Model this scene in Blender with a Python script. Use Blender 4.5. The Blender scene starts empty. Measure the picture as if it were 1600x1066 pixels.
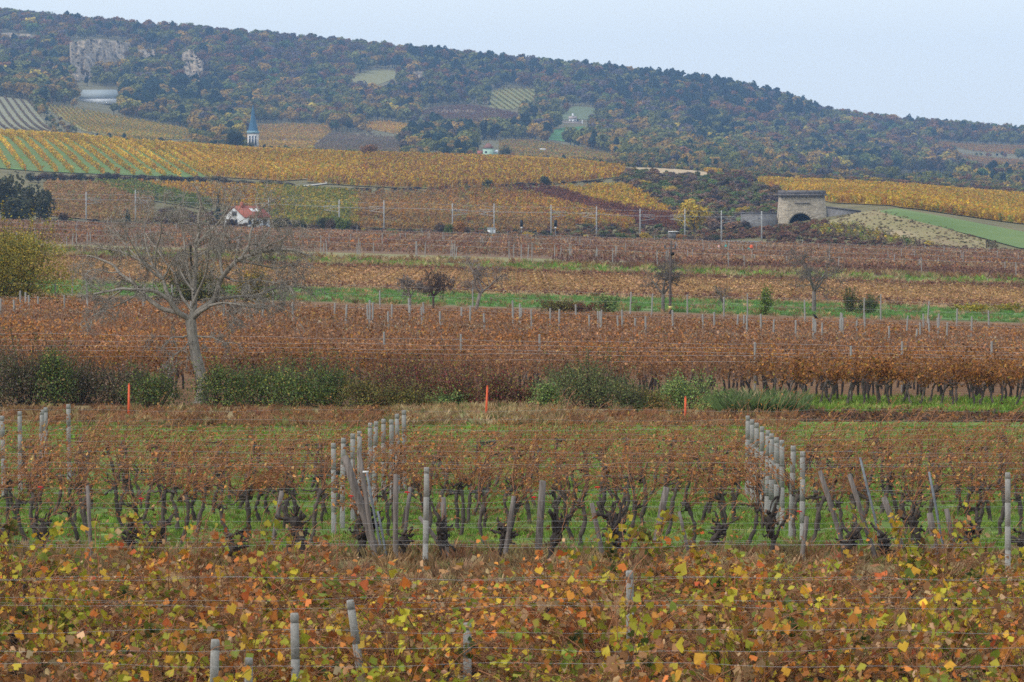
import bpy, math, random
import numpy as np
from mathutils import Vector, Matrix

sc = bpy.context.scene
COL = sc.collection
R = math.radians

# ------------------------------------------------------------------ camera
F_PX, CX, HY, HC = 6000.0, 800.0, 317.0, 7.2          # focal length (photo px), centre, horizon row, eye height
cam = bpy.data.cameras.new('camera')
cam.sensor_width = 36.0
cam.lens = F_PX * 36.0 / 1600.0
cam.clip_start = 1.0
cam.clip_end = 20000.0
cam.dof.use_dof = True
cam.dof.focus_distance = 95.0
cam.dof.aperture_fstop = 7.0
camo = bpy.data.objects.new('camera', cam)
COL.objects.link(camo)
camo.location = (0, 0, HC)
camo.rotation_euler = (R(90) - math.atan((533 - HY) / F_PX), 0, 0)
sc.camera = camo

# ------------------------------------------------------------------ sky, sun, exposure
SUN_EL, SUN_AZ = 42.0, -120.0                           # azimuth clockwise from the view direction
world = bpy.data.worlds.new('World')
sc.world = world
world.use_nodes = True
nt = world.node_tree
nt.nodes.clear()
sky = nt.nodes.new('ShaderNodeTexSky')
sky.sky_type = 'NISHITA'
sky.sun_disc = False
sky.sun_elevation = R(SUN_EL)
sky.sun_rotation = R(SUN_AZ)
sky.air_density = 1.0
sky.dust_density = 2.5
sky.ozone_density = 1.5
hs = nt.nodes.new('ShaderNodeMixRGB')                   # an even cloud veil over the whole sky
hs.blend_type = 'MIX'
hs.inputs['Fac'].default_value = 0.80
hs.inputs['Color2'].default_value = (6.15, 6.65, 6.95, 1)
bg = nt.nodes.new('ShaderNodeBackground')
bg.inputs['Strength'].default_value = 0.12
wo = nt.nodes.new('ShaderNodeOutputWorld')
nt.links.new(sky.outputs[0], hs.inputs['Color1'])
nt.links.new(hs.outputs[0], bg.inputs['Color'])
nt.links.new(bg.outputs[0], wo.inputs['Surface'])

sl = bpy.data.lights.new('sun', 'SUN')
sl.energy = 1.4
sl.angle = R(16)
sl.color = (1.0, 0.95, 0.88)
so = bpy.data.objects.new('sun', sl)
COL.objects.link(so)
so.location = (-40, -30, 60)
az, el = R(SUN_AZ), R(SUN_EL)
to_sun = Vector((math.sin(az) * math.cos(el), math.cos(az) * math.cos(el), math.sin(el)))
so.rotation_euler = (-to_sun).to_track_quat('-Z', 'Y').to_euler()

sc.view_settings.view_transform = 'Standard'
sc.view_settings.look = 'None'
sc.view_settings.exposure = 0.58
sc.view_settings.gamma = 1.0
sc.view_settings.use_curve_mapping = False
sc.render.engine = 'CYCLES'
cy = sc.cycles
cy.use_denoising = False
cy.max_bounces = 5
cy.diffuse_bounces = 2
cy.glossy_bounces = 1
cy.transmission_bounces = 2
cy.transparent_max_bounces = 4
cy.volume_bounces = 1
cy.use_adaptive_sampling = True
cy.adaptive_threshold = 0.01
cy.caustics_reflective = False
cy.caustics_refractive = False

# ------------------------------------------------------------------ materials
def new_mat(name):
    m = bpy.data.materials.new(name)
    m.use_nodes = True
    m.node_tree.nodes.clear()
    return m, m.node_tree.nodes, m.node_tree.links

def leaf_mat(name, inst):
    m, N, L = new_mat(name)
    at = N.new('ShaderNodeAttribute'); at.attribute_name = 'col'
    mul = N.new('ShaderNodeMixRGB'); mul.blend_type = 'MULTIPLY'; mul.inputs['Fac'].default_value = 1
    L.new(at.outputs['Color'], mul.inputs['Color1'])
    if inst:
        a2 = N.new('ShaderNodeAttribute'); a2.attribute_type = 'INSTANCER'; a2.attribute_name = 'tint'
        L.new(a2.outputs['Color'], mul.inputs['Color2'])
    else:
        oi = N.new('ShaderNodeObjectInfo')
        mr = N.new('ShaderNodeMapRange')
        mr.inputs['To Min'].default_value = 0.82; mr.inputs['To Max'].default_value = 1.18
        L.new(oi.outputs['Random'], mr.inputs['Value'])
        L.new(mr.outputs[0], mul.inputs['Color2'])
    p = N.new('ShaderNodeBsdfPrincipled')
    p.inputs['Roughness'].default_value = 0.65
    p.inputs['Specular IOR Level'].default_value = 0.25
    t = N.new('ShaderNodeBsdfTranslucent')
    mx = N.new('ShaderNodeMixShader'); mx.inputs[0].default_value = 0.28
    o = N.new('ShaderNodeOutputMaterial')
    L.new(mul.outputs[0], p.inputs['Base Color'])
    L.new(mul.outputs[0], t.inputs['Color'])
    L.new(p.outputs[0], mx.inputs[1]); L.new(t.outputs[0], mx.inputs[2])
    L.new(mx.outputs[0], o.inputs['Surface'])
    return m

def rough_mat(name, c1, c2, scale=3.0, rough=0.9, bump=0.3, c3=None, stretch=(1, 1, 1), attr=False, dist=0.05):
    """two or three colours mixed by layered noise, with fine relief"""
    m, N, L = new_mat(name)
    tc = N.new('ShaderNodeTexCoord')
    mp = N.new('ShaderNodeMapping'); mp.inputs['Scale'].default_value = stretch
    L.new(tc.outputs['Object'], mp.inputs['Vector'])
    n1 = N.new('ShaderNodeTexNoise'); n1.inputs['Scale'].default_value = scale
    n1.inputs['Detail'].default_value = 6; n1.inputs['Roughness'].default_value = 0.65
    L.new(mp.outputs[0], n1.inputs['Vector'])
    cr = N.new('ShaderNodeValToRGB')
    cr.color_ramp.elements[0].position = 0.32; cr.color_ramp.elements[0].color = (*c1, 1)
    cr.color_ramp.elements[1].position = 0.68; cr.color_ramp.elements[1].color = (*c2, 1)
    if c3:
        e = cr.color_ramp.elements.new(0.5); e.color = (*c3, 1)
    L.new(n1.outputs['Fac'], cr.inputs['Fac'])
    out = cr.outputs[0]
    if attr:
        at = N.new('ShaderNodeAttribute'); at.attribute_name = 'col'
        mu = N.new('ShaderNodeMixRGB'); mu.blend_type = 'MULTIPLY'; mu.inputs['Fac'].default_value = 1
        L.new(out, mu.inputs['Color1']); L.new(at.outputs['Color'], mu.inputs['Color2'])
        out = mu.outputs[0]
    p = N.new('ShaderNodeBsdfPrincipled')
    p.inputs['Roughness'].default_value = rough
    p.inputs['Specular IOR Level'].default_value = 0.2
    L.new(out, p.inputs['Base Color'])
    if bump:
        n2 = N.new('ShaderNodeTexNoise'); n2.inputs['Scale'].default_value = scale * 4; n2.inputs['Detail'].default_value = 4
        L.new(mp.outputs[0], n2.inputs['Vector'])
        b = N.new('ShaderNodeBump'); b.inputs['Strength'].default_value = bump; b.inputs['Distance'].default_value = dist
        L.new(n2.outputs['Fac'], b.inputs['Height']); L.new(b.outputs[0], p.inputs['Normal'])
    o = N.new('ShaderNodeOutputMaterial')
    L.new(p.outputs[0], o.inputs['Surface'])
    return m

def flat_mat(name, c, rough=0.6, metal=0.0):
    return rough_mat(name, tuple(x * 0.85 for x in c), tuple(min(1, x * 1.1) for x in c), scale=1.5, rough=rough, bump=0.05)

M_LEAF = leaf_mat('leaves', False)
M_LEAFI = leaf_mat('leaves_scattered', True)
M_BARK = rough_mat('bark', (0.55, 0.5, 0.45), (1.2, 1.15, 1.1), scale=14, bump=0.8, attr=True, stretch=(1, 1, 0.3), dist=0.02)
M_CONC = rough_mat('concrete', (0.21, 0.20, 0.18), (0.36, 0.35, 0.32), scale=34, bump=0.5, c3=(0.27, 0.26, 0.24), dist=0.008)
M_WOOD = rough_mat('weathered_wood', (0.09, 0.075, 0.065), (0.24, 0.205, 0.185), scale=7, bump=0.6, stretch=(3, 3, 0.35), dist=0.01)
M_STEEL = rough_mat('blue_grey_steel', (0.09, 0.10, 0.115), (0.24, 0.26, 0.28), scale=8, bump=0.1, rough=0.55)
M_WIRE = rough_mat('galvanised_wire', (0.22, 0.21, 0.20), (0.45, 0.45, 0.46), scale=3, bump=0, rough=0.45)
M_ORANGE = flat_mat('orange_paint', (0.72, 0.12, 0.045), 0.5)
M_WHITE = flat_mat('white_render', (0.74, 0.74, 0.74), 0.8)
M_REDTILE = rough_mat('red_tile', (0.30, 0.09, 0.065), (0.42, 0.16, 0.115), scale=3, bump=0.4, stretch=(1, 1, 4))
M_GLASS = flat_mat('dark_window', (0.05, 0.06, 0.08), 0.15)
M_BLACK = flat_mat('black_paint', (0.015, 0.015, 0.017), 0.5)
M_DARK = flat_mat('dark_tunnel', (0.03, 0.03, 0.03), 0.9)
M_COPPER = flat_mat('blue_green_copper', (0.045, 0.12, 0.20), 0.6)
M_TEALTRIM = flat_mat('pale_teal_trim', (0.22, 0.36, 0.42), 0.6)
M_STONE = rough_mat('tunnel_stone', (0.25, 0.20, 0.14), (0.56, 0.47, 0.35), scale=1.3, bump=0.8, c3=(0.36, 0.31, 0.24), stretch=(1, 1, 2.2), dist=0.15)
M_DSTONE = rough_mat('dark_coping_stone', (0.07, 0.065, 0.07), (0.22, 0.20, 0.20), scale=1.6, bump=0.6, dist=0.1)
M_GWALL = rough_mat('grey_wing_wall', (0.12, 0.11, 0.11), (0.24, 0.23, 0.22), scale=1.2, bump=0.6, dist=0.1)
M_CREAM = flat_mat('cream_render', (0.62, 0.55, 0.48), 0.8)
M_MINT = flat_mat('mint_render', (0.42, 0.58, 0.46), 0.8)
M_PINKST = rough_mat('pinkish_stone', (0.32, 0.25, 0.22), (0.5, 0.42, 0.38), scale=0.6, bump=0.4)
M_GREYROOF = flat_mat('grey_sheet_roof', (0.30, 0.33, 0.33), 0.6)
M_ROCK = rough_mat('quarry_rock', (0.08, 0.07, 0.055), (0.56, 0.44, 0.31), scale=0.11, bump=1.0, c3=(0.32, 0.25, 0.17), stretch=(1, 1, 0.5), dist=2.5)
M_TEAL = flat_mat('teal_paint', (0.06, 0.30, 0.26), 0.5)
M_PINK = flat_mat('pale_pink_paint', (0.62, 0.38, 0.34), 0.6)

# ------------------------------------------------------------------ mesh helpers
def mk_mesh(name, V, faces, mat=None, col=None, smooth=False):
    """V (n,3); faces: list of (k,3) / (k,4) int arrays; col (n,3)"""
    V = np.asarray(V, dtype=np.float32).reshape(-1, 3)
    me = bpy.data.meshes.new(name)
    me.vertices.add(len(V))
    me.vertices.foreach_set('co', V.ravel())
    if not isinstance(faces, (list, tuple)):
        faces = [faces]
    faces = [np.asarray(f, dtype=np.int32) for f in faces if len(f)]
    if faces:
        li = np.concatenate([f.ravel() for f in faces])
        tot = np.concatenate([np.full(len(f), f.shape[1], dtype=np.int32) for f in faces])
        st = np.concatenate([[0], np.cumsum(tot)[:-1]]).astype(np.int32)
        me.loops.add(len(li)); me.loops.foreach_set('vertex_index', li)
        me.polygons.add(len(tot)); me.polygons.foreach_set('loop_start', st); me.polygons.foreach_set('loop_total', tot)
        if smooth:
            me.polygons.foreach_set('use_smooth', np.ones(len(tot), dtype=bool))
    if col is not None:
        c = np.ones((len(V), 4), dtype=np.float32); c[:, :3] = col
        a = me.attributes.new('col', 'FLOAT_COLOR', 'POINT')
        a.data.foreach_set('color', c.ravel())
    if mat:
        me.materials.append(mat)
    me.update(calc_edges=True)
    me.validate()
    return me

class G:
    """collects pieces of one mesh"""
    def __init__(s): s.V = []; s.F = []; s.C = []; s.n = 0
    def add(s, V, F, c=(1, 1, 1)):
        V = np.asarray(V, dtype=float).reshape(-1, 3)
        s.V.append(V)
        for f in (F if isinstance(F, list) else [F]):
            if len(f): s.F.append(np.asarray(f, dtype=int) + s.n)
        c = np.asarray(c, dtype=float)
        s.C.append(np.broadcast_to(c, (len(V), 3)) if c.ndim == 1 else c)
        s.n += len(V)
        return s
    def box(s, x0, x1, y0, y1, z0, z1, c=(1, 1, 1), taper=0.0):
        t = taper
        V = [(x0, y0, z0), (x1, y0, z0), (x1, y1, z0), (x0, y1, z0),
             (x0 + t, y0 + t, z1), (x1 - t, y0 + t, z1), (x1 - t, y1 - t, z1), (x0 + t, y1 - t, z1)]
        return s.add(V, np.array([(0, 3, 2, 1), (4, 5, 6, 7), (0, 1, 5, 4), (1, 2, 6, 5), (2, 3, 7, 6), (3, 0, 4, 7)]), c)
    def tube(s, P, r, k=5, c=(1, 1, 1), cap=True):
        V, F = tube(P, r, k)
        s.add(V, F, c)
        if cap:
            n = len(P)
            s.F.append(np.array([[s.n - k + i for i in (0, j, j + 1)] for j in range(1, k - 1)]))
        return s
    def mesh(s, name, mat, smooth=False):
        return mk_mesh(name, np.concatenate(s.V), s.F, mat, np.concatenate(s.C), smooth)

def tube(P, r, k=5):
    P = np.asarray(P, dtype=float); n = len(P)
    r = np.broadcast_to(np.asarray(r, dtype=float), (n,))
    T = np.gradient(P, axis=0)
    T /= np.linalg.norm(T, axis=1, keepdims=True) + 1e-9
    ref = np.where(np.abs(T[:, 2:3]) < 0.9, np.array([[0, 0, 1.0]]), np.array([[1.0, 0, 0]]))
    if np.abs(T[:, 2]).max() >= 0.9:
        ref = np.tile(np.array([[1.0, 0, 0]]) if np.abs(T[:, 0]).max() < 0.9 else np.array([[0.1, 1.0, 0.05]]), (n, 1))
    A = np.cross(T, ref); A /= np.linalg.norm(A, axis=1, keepdims=True) + 1e-9
    B = np.cross(T, A)
    th = np.arange(k) / k * 2 * np.pi
    V = P[:, None, :] + r[:, None, None] * (np.cos(th)[None, :, None] * A[:, None, :] + np.sin(th)[None, :, None] * B[:, None, :])
    i = np.arange(n - 1)[:, None] * k; j = np.arange(k)[None, :]; j2 = (j + 1) % k
    F = np.stack([i + j, i + j2, i + k + j2, i + k + j], axis=-1).reshape(-1, 4)
    return V.reshape(-1, 3), F

def rotmats(n, rng, tilt=None):
    q = rng.normal(size=(n, 4)); q /= np.linalg.norm(q, axis=1, keepdims=True)
    w, x, y, z = q.T
    return np.stack([np.stack([1 - 2 * (y * y + z * z), 2 * (x * y - z * w), 2 * (x * z + y * w)], -1),
                     np.stack([2 * (x * y + z * w), 1 - 2 * (x * x + z * z), 2 * (y * z - x * w)], -1),
                     np.stack([2 * (x * z - y * w), 2 * (y * z + x * w), 1 - 2 * (x * x + y * y)], -1)], 1)

def _grape():
    pol = [(0, .30), (32, .84), (60, .76), (86, 1.0), (122, .80), (180, 1.08), (238, .80), (274, 1.0), (300, .76), (328, .84)]
    P = [(0.0, 0.0, 0.0)]
    for a, r in pol:
        x, y = r * math.sin(R(a)), -r * math.cos(R(a))
        P.append((x * 0.5, y * 0.5, 0.12 * abs(x) - 0.16 * r * r * (0.6 + 0.4 * math.cos(R(a * 3)))))
    F = [(0, i, i + 1 if i < 10 else 1) for i in range(1, 11)]
    return np.array(P), np.array(F)
GRAPE = _grape()
KITE = (np.array([(0, -.5, 0), (.36, 0.05, .16), (0, .55, -0.06), (-.36, 0.05, .16)]), np.array([(0, 1, 2), (0, 2, 3)]))
CURL = (np.array([(0, -.5, 0), (.32, -.1, .22), (.2, .45, .1), (-.1, .5, -.15), (-.34, .0, .2)]), np.array([(0, 1, 2), (0, 2, 3), (0, 3, 4)]))
BLOB = (np.array([(-.5, -.4, 0), (.1, -.55, .2), (.55, .1, 0), (.05, .5, .22), (-.5, .3, .05)]), np.array([(0, 1, 2), (0, 2, 3), (0, 3, 4)]))

def facing(Nrm, rng, jit=0.45):
    n = len(Nrm)
    z = Nrm / (np.linalg.norm(Nrm, axis=1, keepdims=True) + 1e-9) + rng.normal(0, jit, (n, 3))
    z /= np.linalg.norm(z, axis=1, keepdims=True) + 1e-9
    t = rng.normal(size=(n, 3)); x = np.cross(t, z); x /= np.linalg.norm(x, axis=1, keepdims=True) + 1e-9
    return np.stack([x, np.cross(z, x), z], -1)

def leaves(C, size, cols, rng, shape=KITE, nrm=None, jit=0.45):
    C = np.asarray(C); n = len(C)
    S, F = shape
    V = np.einsum('nij,kj->nki', rotmats(n, rng) if nrm is None else facing(nrm, rng, jit), S) * np.broadcast_to(size, (n,))[:, None, None] + C[:, None, :]
    k = len(S)
    FF = (F[None] + (np.arange(n) * k)[:, None, None]).reshape(-1, 3)
    cc = np.repeat(cols, k, axis=0)
    if shape is GRAPE:                                     # withering creeps in from the lobes
        e = np.ones((n, k, 1)); e[:, 0] = 0
        e = e * np.clip(rng.normal(.28, .3, (n, 1, 1)), 0, .85) * rng.uniform(.3, 1.2, (n, k, 1))
        cc = cc.reshape(n, k, 3) * (1 - e) + e * np.array((.30, .13, .045)) * rng.uniform(.6, 1.3, (n, 1, 1))
        cc = cc.reshape(-1, 3)
    return V.reshape(-1, 3), FF, np.clip(cc, 0.003, .9)

def pal(P, n, rng, jit=0.18):
    """P: list of (weight, colour)"""
    w = np.array([p[0] for p in P], float); w /= w.sum()
    c = np.array([p[1] for p in P])[rng.choice(len(P), n, p=w)]
    return np.clip(c * (1 + rng.normal(0, jit, (n, 1))) * (1 + rng.normal(0, 0.06, (n, 3))), 0.004, 0.9)

def link(name, me, parent=None, loc=None, **props):
    o = bpy.data.objects.new(name, me)
    COL.objects.link(o)
    if parent: o.parent = parent
    if loc is not None: o.location = loc
    for k, v in props.items(): o[k] = v
    return o

def thing(name, label, cat, loc=(0, 0, 0), group=None, rz=0.0, me=None, sc_=None):
    o = link(name, me, None, loc, label=label, category=cat)
    o.rotation_euler = (0, 0, rz)
    if sc_ is not None: o.scale = (sc_,) * 3 if np.isscalar(sc_) else sc_
    if group: o['group'] = group
    return o

# ------------------------------------------------------------------ the lie of the land
def sstep(a, b, x):
    t = np.clip((x - a) / (b - a), 0, 1)
    return t * t * (3 - 2 * t)

LU = np.array([-700, 0, 200, 400, 600, 800, 1000, 1100, 1200, 1300, 1400, 1600, 2300], float)
LAY = [  # distance, and the picture row at which the ground of that distance lies along LU (metres follow from both)
    (860,  [323, 344, 350, 356, 361, 365, 367, 369, 362, 346, 331, 358, 385]),
    (1000, [290, 315, 322, 328, 333, 337, 338, 342, 332, 314, 312, 342, 372]),
    (1150, [240, 271, 277, 286, 293, 295, 292, 302, 304, 300, 302, 325, 350]),
    (1400, [192, 216, 226, 239, 246, 253, 263, 273, 283, 286, 291, 305, 327]),
    (1550, [183, 209, 221, 236, 243, 251, 262, 268, 279, 282, 288, 301, 322]),
    (1750, [192, 214, 227, 241, 247, 254, 264, 270, 282, 286, 291, 303, 322]),
    (2100, [170, 200, 212, 232, 238, 242, 251, 258, 271, 278, 284, 296, 316]),
    (2500, [118, 150, 182, 214, 219, 223, 233, 244, 261, 270, 276, 283, 306]),
    (3000, [80, 108, 128, 160, 168, 176, 194, 208, 226, 244, 254, 258, 282]),
    (3400, [38, 62, 78, 102, 116, 132, 150, 164, 184, 208, 222, 232, 262]),
    (3800, [0, 33, 51, 67, 86, 106, 127, 137, 156, 190, 201, 216, 250]),
    (4200, [20, 52, 72, 88, 106, 125, 145, 155, 176, 208, 218, 230, 260]),
    (5600, [150, 200, 210, 220, 230, 240, 250, 255, 265, 280, 285, 290, 300]),
]
DL = np.array([700, 780] + [l[0] for l in LAY], float)
def plain(x, d):
    return -0.03 * x * sstep(110, 190, d)
def _layer_z(u, d0, vs):
    return HC - (np.interp(u, LU, vs) - HY) / F_PX * d0
ULUT = np.linspace(-700, 2300, 601)
_Z = [plain((ULUT - CX) / F_PX * dd, np.full_like(ULUT, dd)) for dd in (700.0, 780.0)]
_ker = np.hanning(25); _ker /= _ker.sum()
for d0, vs in LAY:
    z = _layer_z(ULUT, d0, vs)
    zp = np.pad(z, 12, mode='reflect', reflect_type='odd')
    _Z.append(np.convolve(zp, _ker, mode='valid'))
_Z = np.array(_Z)
_T = np.zeros_like(_Z)
for i in range(1, len(DL) - 1):                          # monotone-ish tangents
    s0 = (_Z[i] - _Z[i - 1]) / (DL[i] - DL[i - 1]); s1 = (_Z[i + 1] - _Z[i]) / (DL[i + 1] - DL[i])
    _T[i] = np.where(s0 * s1 > 0, 2 * s0 * s1 / (s0 + s1 + 1e-12), 0)
_T[0] = 0
def H(x, d):
    x = np.asarray(x, float); d = np.asarray(d, float)
    x, d = np.broadcast_arrays(x, d)
    z = plain(x, d)
    far = d > 700
    if far.any():
        dd = np.minimum(d[far], 5599.0); u = np.clip(CX + F_PX * x[far] / d[far], -699, 2299)
        k = np.clip(np.searchsorted(DL, dd, side='right') - 1, 0, len(DL) - 2)
        fi = (u + 700) / 5.0; i0 = np.clip(fi.astype(int), 0, 599); fr = fi - i0
        def g(A, kk): return A[kk, i0] * (1 - fr) + A[kk, i0 + 1] * fr
        h = DL[k + 1] - DL[k]; t = (dd - DL[k]) / h
        t2, t3 = t * t, t * t * t
        zz = (2 * t3 - 3 * t2 + 1) * g(_Z, k) + (t3 - 2 * t2 + t) * h * g(_T, k) + (-2 * t3 + 3 * t2) * g(_Z, k + 1) + (t3 - t2) * h * g(_T, k + 1)
        z = z.copy(); z[far] = zz
    return z
def h1(x, d): return float(H(np.array([x]), np.array([d]))[0])
def PX(u, d): return (u - CX) / F_PX * d
def PT(u, v, d): return np.array([PX(u, d), d, HC - (v - HY) / F_PX * d])
def proj(x, d, z): return CX + F_PX * x / d, HY + (HC - z) * F_PX / d
def hit(u, v, d0=40.0, d1=4300.0, n=700):
    """where the sight lines (u, v) meet the ground beyond distance d0"""
    u = np.atleast_1d(np.asarray(u, float)); v = np.atleast_1d(np.asarray(v, float))
    D = np.geomspace(d0, d1, n)
    dz = (HC - (v[:, None] - HY) / F_PX * D[None]) - H(PX(u[:, None], D[None]), np.broadcast_to(D[None], (len(u), n)))
    neg = dz < 0
    k = np.where(neg.any(1), neg.argmax(1), n - 1); k = np.maximum(k, 1)
    a = dz[np.arange(len(u)), k - 1]; b = dz[np.arange(len(u)), k]
    t = np.clip(a / (a - b + 1e-9), 0, 1)
    d = D[k - 1] + t * (D[k] - D[k - 1])
    return PX(u, d), d
def ground_pt(u, v, d0=40.0, d1=4300.0):
    x, d = hit(u, v, d0, d1)
    return float(x[0]), float(d[0]), h1(x[0], d[0])

# ground sheet
ds = np.concatenate([np.linspace(-120, 100, 23), np.linspace(110, 700, 60), np.linspace(706, 1800, 170), np.linspace(1812, 4300, 190), np.linspace(4350, 5600, 16)])
us = np.linspace(-700, 2300, 301)
UU, DD = np.meshgrid(us, ds)
XX = (UU - CX) / F_PX * np.maximum(DD, 300.0)
ZZ = H(XX, DD)
nn = len(us)
ii = np.arange(len(ds) - 1)[:, None] * nn + np.arange(nn - 1)[None]
FF = np.stack([ii, ii + 1, ii + nn + 1, ii + nn], -1).reshape(-1, 4)
M_TERR = rough_mat('scrubby_ground', (0.10, 0.075, 0.035), (0.21, 0.16, 0.08), scale=0.06, bump=0.3, c3=(0.15, 0.13, 0.05), dist=0.3)
link('ground', mk_mesh('ground', np.stack([XX, DD, ZZ], -1), [FF], M_TERR, smooth=True), kind='structure')

PATCH = []
def patch(name, top, bot, c1, c2, d0, d1=4300.0, lift=0.25, scale=0.15, c3=None, step=6.0, k=14, mat=None, us=None):
    """a field given by its upper and lower edge in the picture, laid on the ground where those sight lines meet it"""
    u0 = max(top[0][0], bot[0][0]); u1 = min(top[-1][0], bot[-1][0])
    U = np.arange(u0, u1 + step, step); U[-1] = u1
    vt = np.interp(U, *zip(*top)); vb = np.interp(U, *zip(*bot))
    w = np.linspace(0, 1, k)
    VV = vb[:, None] + (vt - vb)[:, None] * w[None]
    x, d = hit(np.repeat(U, k), VV.ravel(), d0, d1)
    z = H(x, d) + lift
    i = np.arange(len(U) - 1)[:, None] * k + np.arange(k - 1)[None]
    F = np.stack([i, i + k, i + k + 1, i + 1], -1).reshape(-1, 4)
    m = mat or rough_mat(name + '_soil', c1, c2, scale=scale, bump=0.3, c3=c3, dist=0.2)
    o = link(name, mk_mesh(name, np.stack([x, d, z], -1), [F], m, smooth=True), kind='structure')
    PATCH.append((top, bot, u0, u1, d.min() - 30, d.max() + 30))
    return x, d

def band(name, d0, d1, c1, c2, scale=0.5, lift=0.012, u0=-500, u1=2100, c3=None):
    """a strip of the plain between two distances"""
    xs = np.linspace(u0, u1, 40); dd = np.linspace(d0, d1, 16)
    U, D = np.meshgrid(xs, dd)
    X = PX(U, np.maximum(D, 60)) 
    n = len(xs); i = np.arange(len(dd) - 1)[:, None] * n + np.arange(n - 1)[None]
    F = np.stack([i, i + 1, i + n + 1, i + n], -1).reshape(-1, 4)
    m = rough_mat(name + '_cover', c1, c2, scale=scale, bump=0.3, c3=c3, dist=0.05)
    return link(name, mk_mesh(name, np.stack([X, D, H(X, D) + lift], -1), [F], m, smooth=True), kind='structure')

GREEN1, GREEN2 = (0.075, 0.13, 0.022), (0.13, 0.20, 0.04)
band('dry_verge', 58, 79, (0.20, 0.13, 0.06), (0.34, 0.25, 0.12), 1.5)
band('vineyard_floor', 28, 57.9, (0.10, 0.075, 0.04), (0.20, 0.15, 0.07), 1.5, c3=(0.11, 0.12, 0.035))
band('grass_floor', 79.05, 134, (0.12, 0.20, 0.03), (0.20, 0.28, 0.06), 1.2, c3=(0.10, 0.15, 0.03))
band('dry_grass_strip', 126, 133.9, (0.20, 0.15, 0.07), (0.32, 0.23, 0.11), 1.2, lift=0.03, u0=-400, u1=1230)
band('dark_soil', 128.5, 131.5, (0.09, 0.065, 0.045), (0.17, 0.11, 0.07), 2.0, lift=0.03, u0=1236, u1=2000)
band('green_strip', 134.05, 141, (0.10, 0.18, 0.03), (0.15, 0.22, 0.05), 1.0, lift=0.035, u0=1140)
band('rust_vineyard_floor', 134.05, 262, (0.13, 0.06, 0.03), (0.22, 0.12, 0.05), 0.8, lift=0.02)
band('meadow', 266, 297, (0.09, 0.18, 0.045), (0.15, 0.22, 0.07), 0.12, lift=0.02, c3=(0.13, 0.20, 0.06))
band('stubble_field', 300.1, 384, (0.26, 0.17, 0.07), (0.36, 0.25, 0.10), 0.4, lift=0.02)
band('meadow', 392, 446, (0.13, 0.18, 0.045), (0.19, 0.22, 0.07), 0.12, lift=0.02, u0=500)
band('brown_vineyard_floor', 452, 730, (0.15, 0.08, 0.05), (0.24, 0.15, 0.08), 0.3, lift=0.02)
band('meadow', 462, 500, (0.18, 0.17, 0.07), (0.26, 0.22, 0.10), 0.12, lift=0.05, u0=-500, u1=1000)
band('railway_ballast', 788, 806, (0.20, 0.17, 0.14), (0.32, 0.28, 0.24), 0.8, lift=0.15, u0=-500, u1=1190)
# pale farm track on the plain
xs = np.linspace(690, 1900, 60)
g = G()
dc = 450 - 0.005 * (xs - 770) ; wd = np.where(xs < 870, 4.5, 1.2)
V = np.concatenate([np.stack([PX(xs, dc - wd), dc - wd, H(PX(xs, dc - wd), dc - wd) + 0.06], -1), np.stack([PX(xs, dc + wd), dc + wd, H(PX(xs, dc + wd), dc + wd) + 0.06], -1)])
n = len(xs); i = np.arange(n - 1)
g.add(V, np.stack([i, i + 1, i + 1 + n, i + n], -1))
M_TRACK = rough_mat('pale_track', (0.36, 0.33, 0.27), (0.50, 0.46, 0.39), scale=0.5, bump=0.1)
link('path', g.mesh('path', M_TRACK), kind='structure')
# pale track bending up between the vineyards
pts = [(452, 296), (468, 292.5), (492, 290), (512, 287.5), (508, 285), (484, 282), (476, 280)]
tt = np.linspace(0, 1, 40); pp = np.array(pts, float)
uu = np.interp(tt, np.linspace(0, 1, 7), pp[:, 0]); vv = np.interp(tt, np.linspace(0, 1, 7), pp[:, 1])
g = G()
xa, da = hit(uu, vv + .9, 1000, 1500); xb, db = hit(uu, vv - .9, 1000, 1500)
V = np.concatenate([np.stack([xa, da, H(xa, da) + 0.28], -1), np.stack([xb, db, H(xb, db) + 0.28], -1)])
i = np.arange(39); g.add(V, np.stack([i, i + 1, i + 41, i + 40], -1))
link('path', g.mesh('path', M_TRACK), kind='structure')

# ------------------------------------------------------------------ scatter by geometry nodes (only for what nobody could count)
_pc = [0]
def proto_collection(meshes):
    _pc[0] += 1
    c = bpy.data.collections.new('scatter_sources')
    for i, me in enumerate(meshes):
        c.objects.link(bpy.data.objects.new('source_%02d_%02d' % (_pc[0], i), me))
    return c

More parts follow.
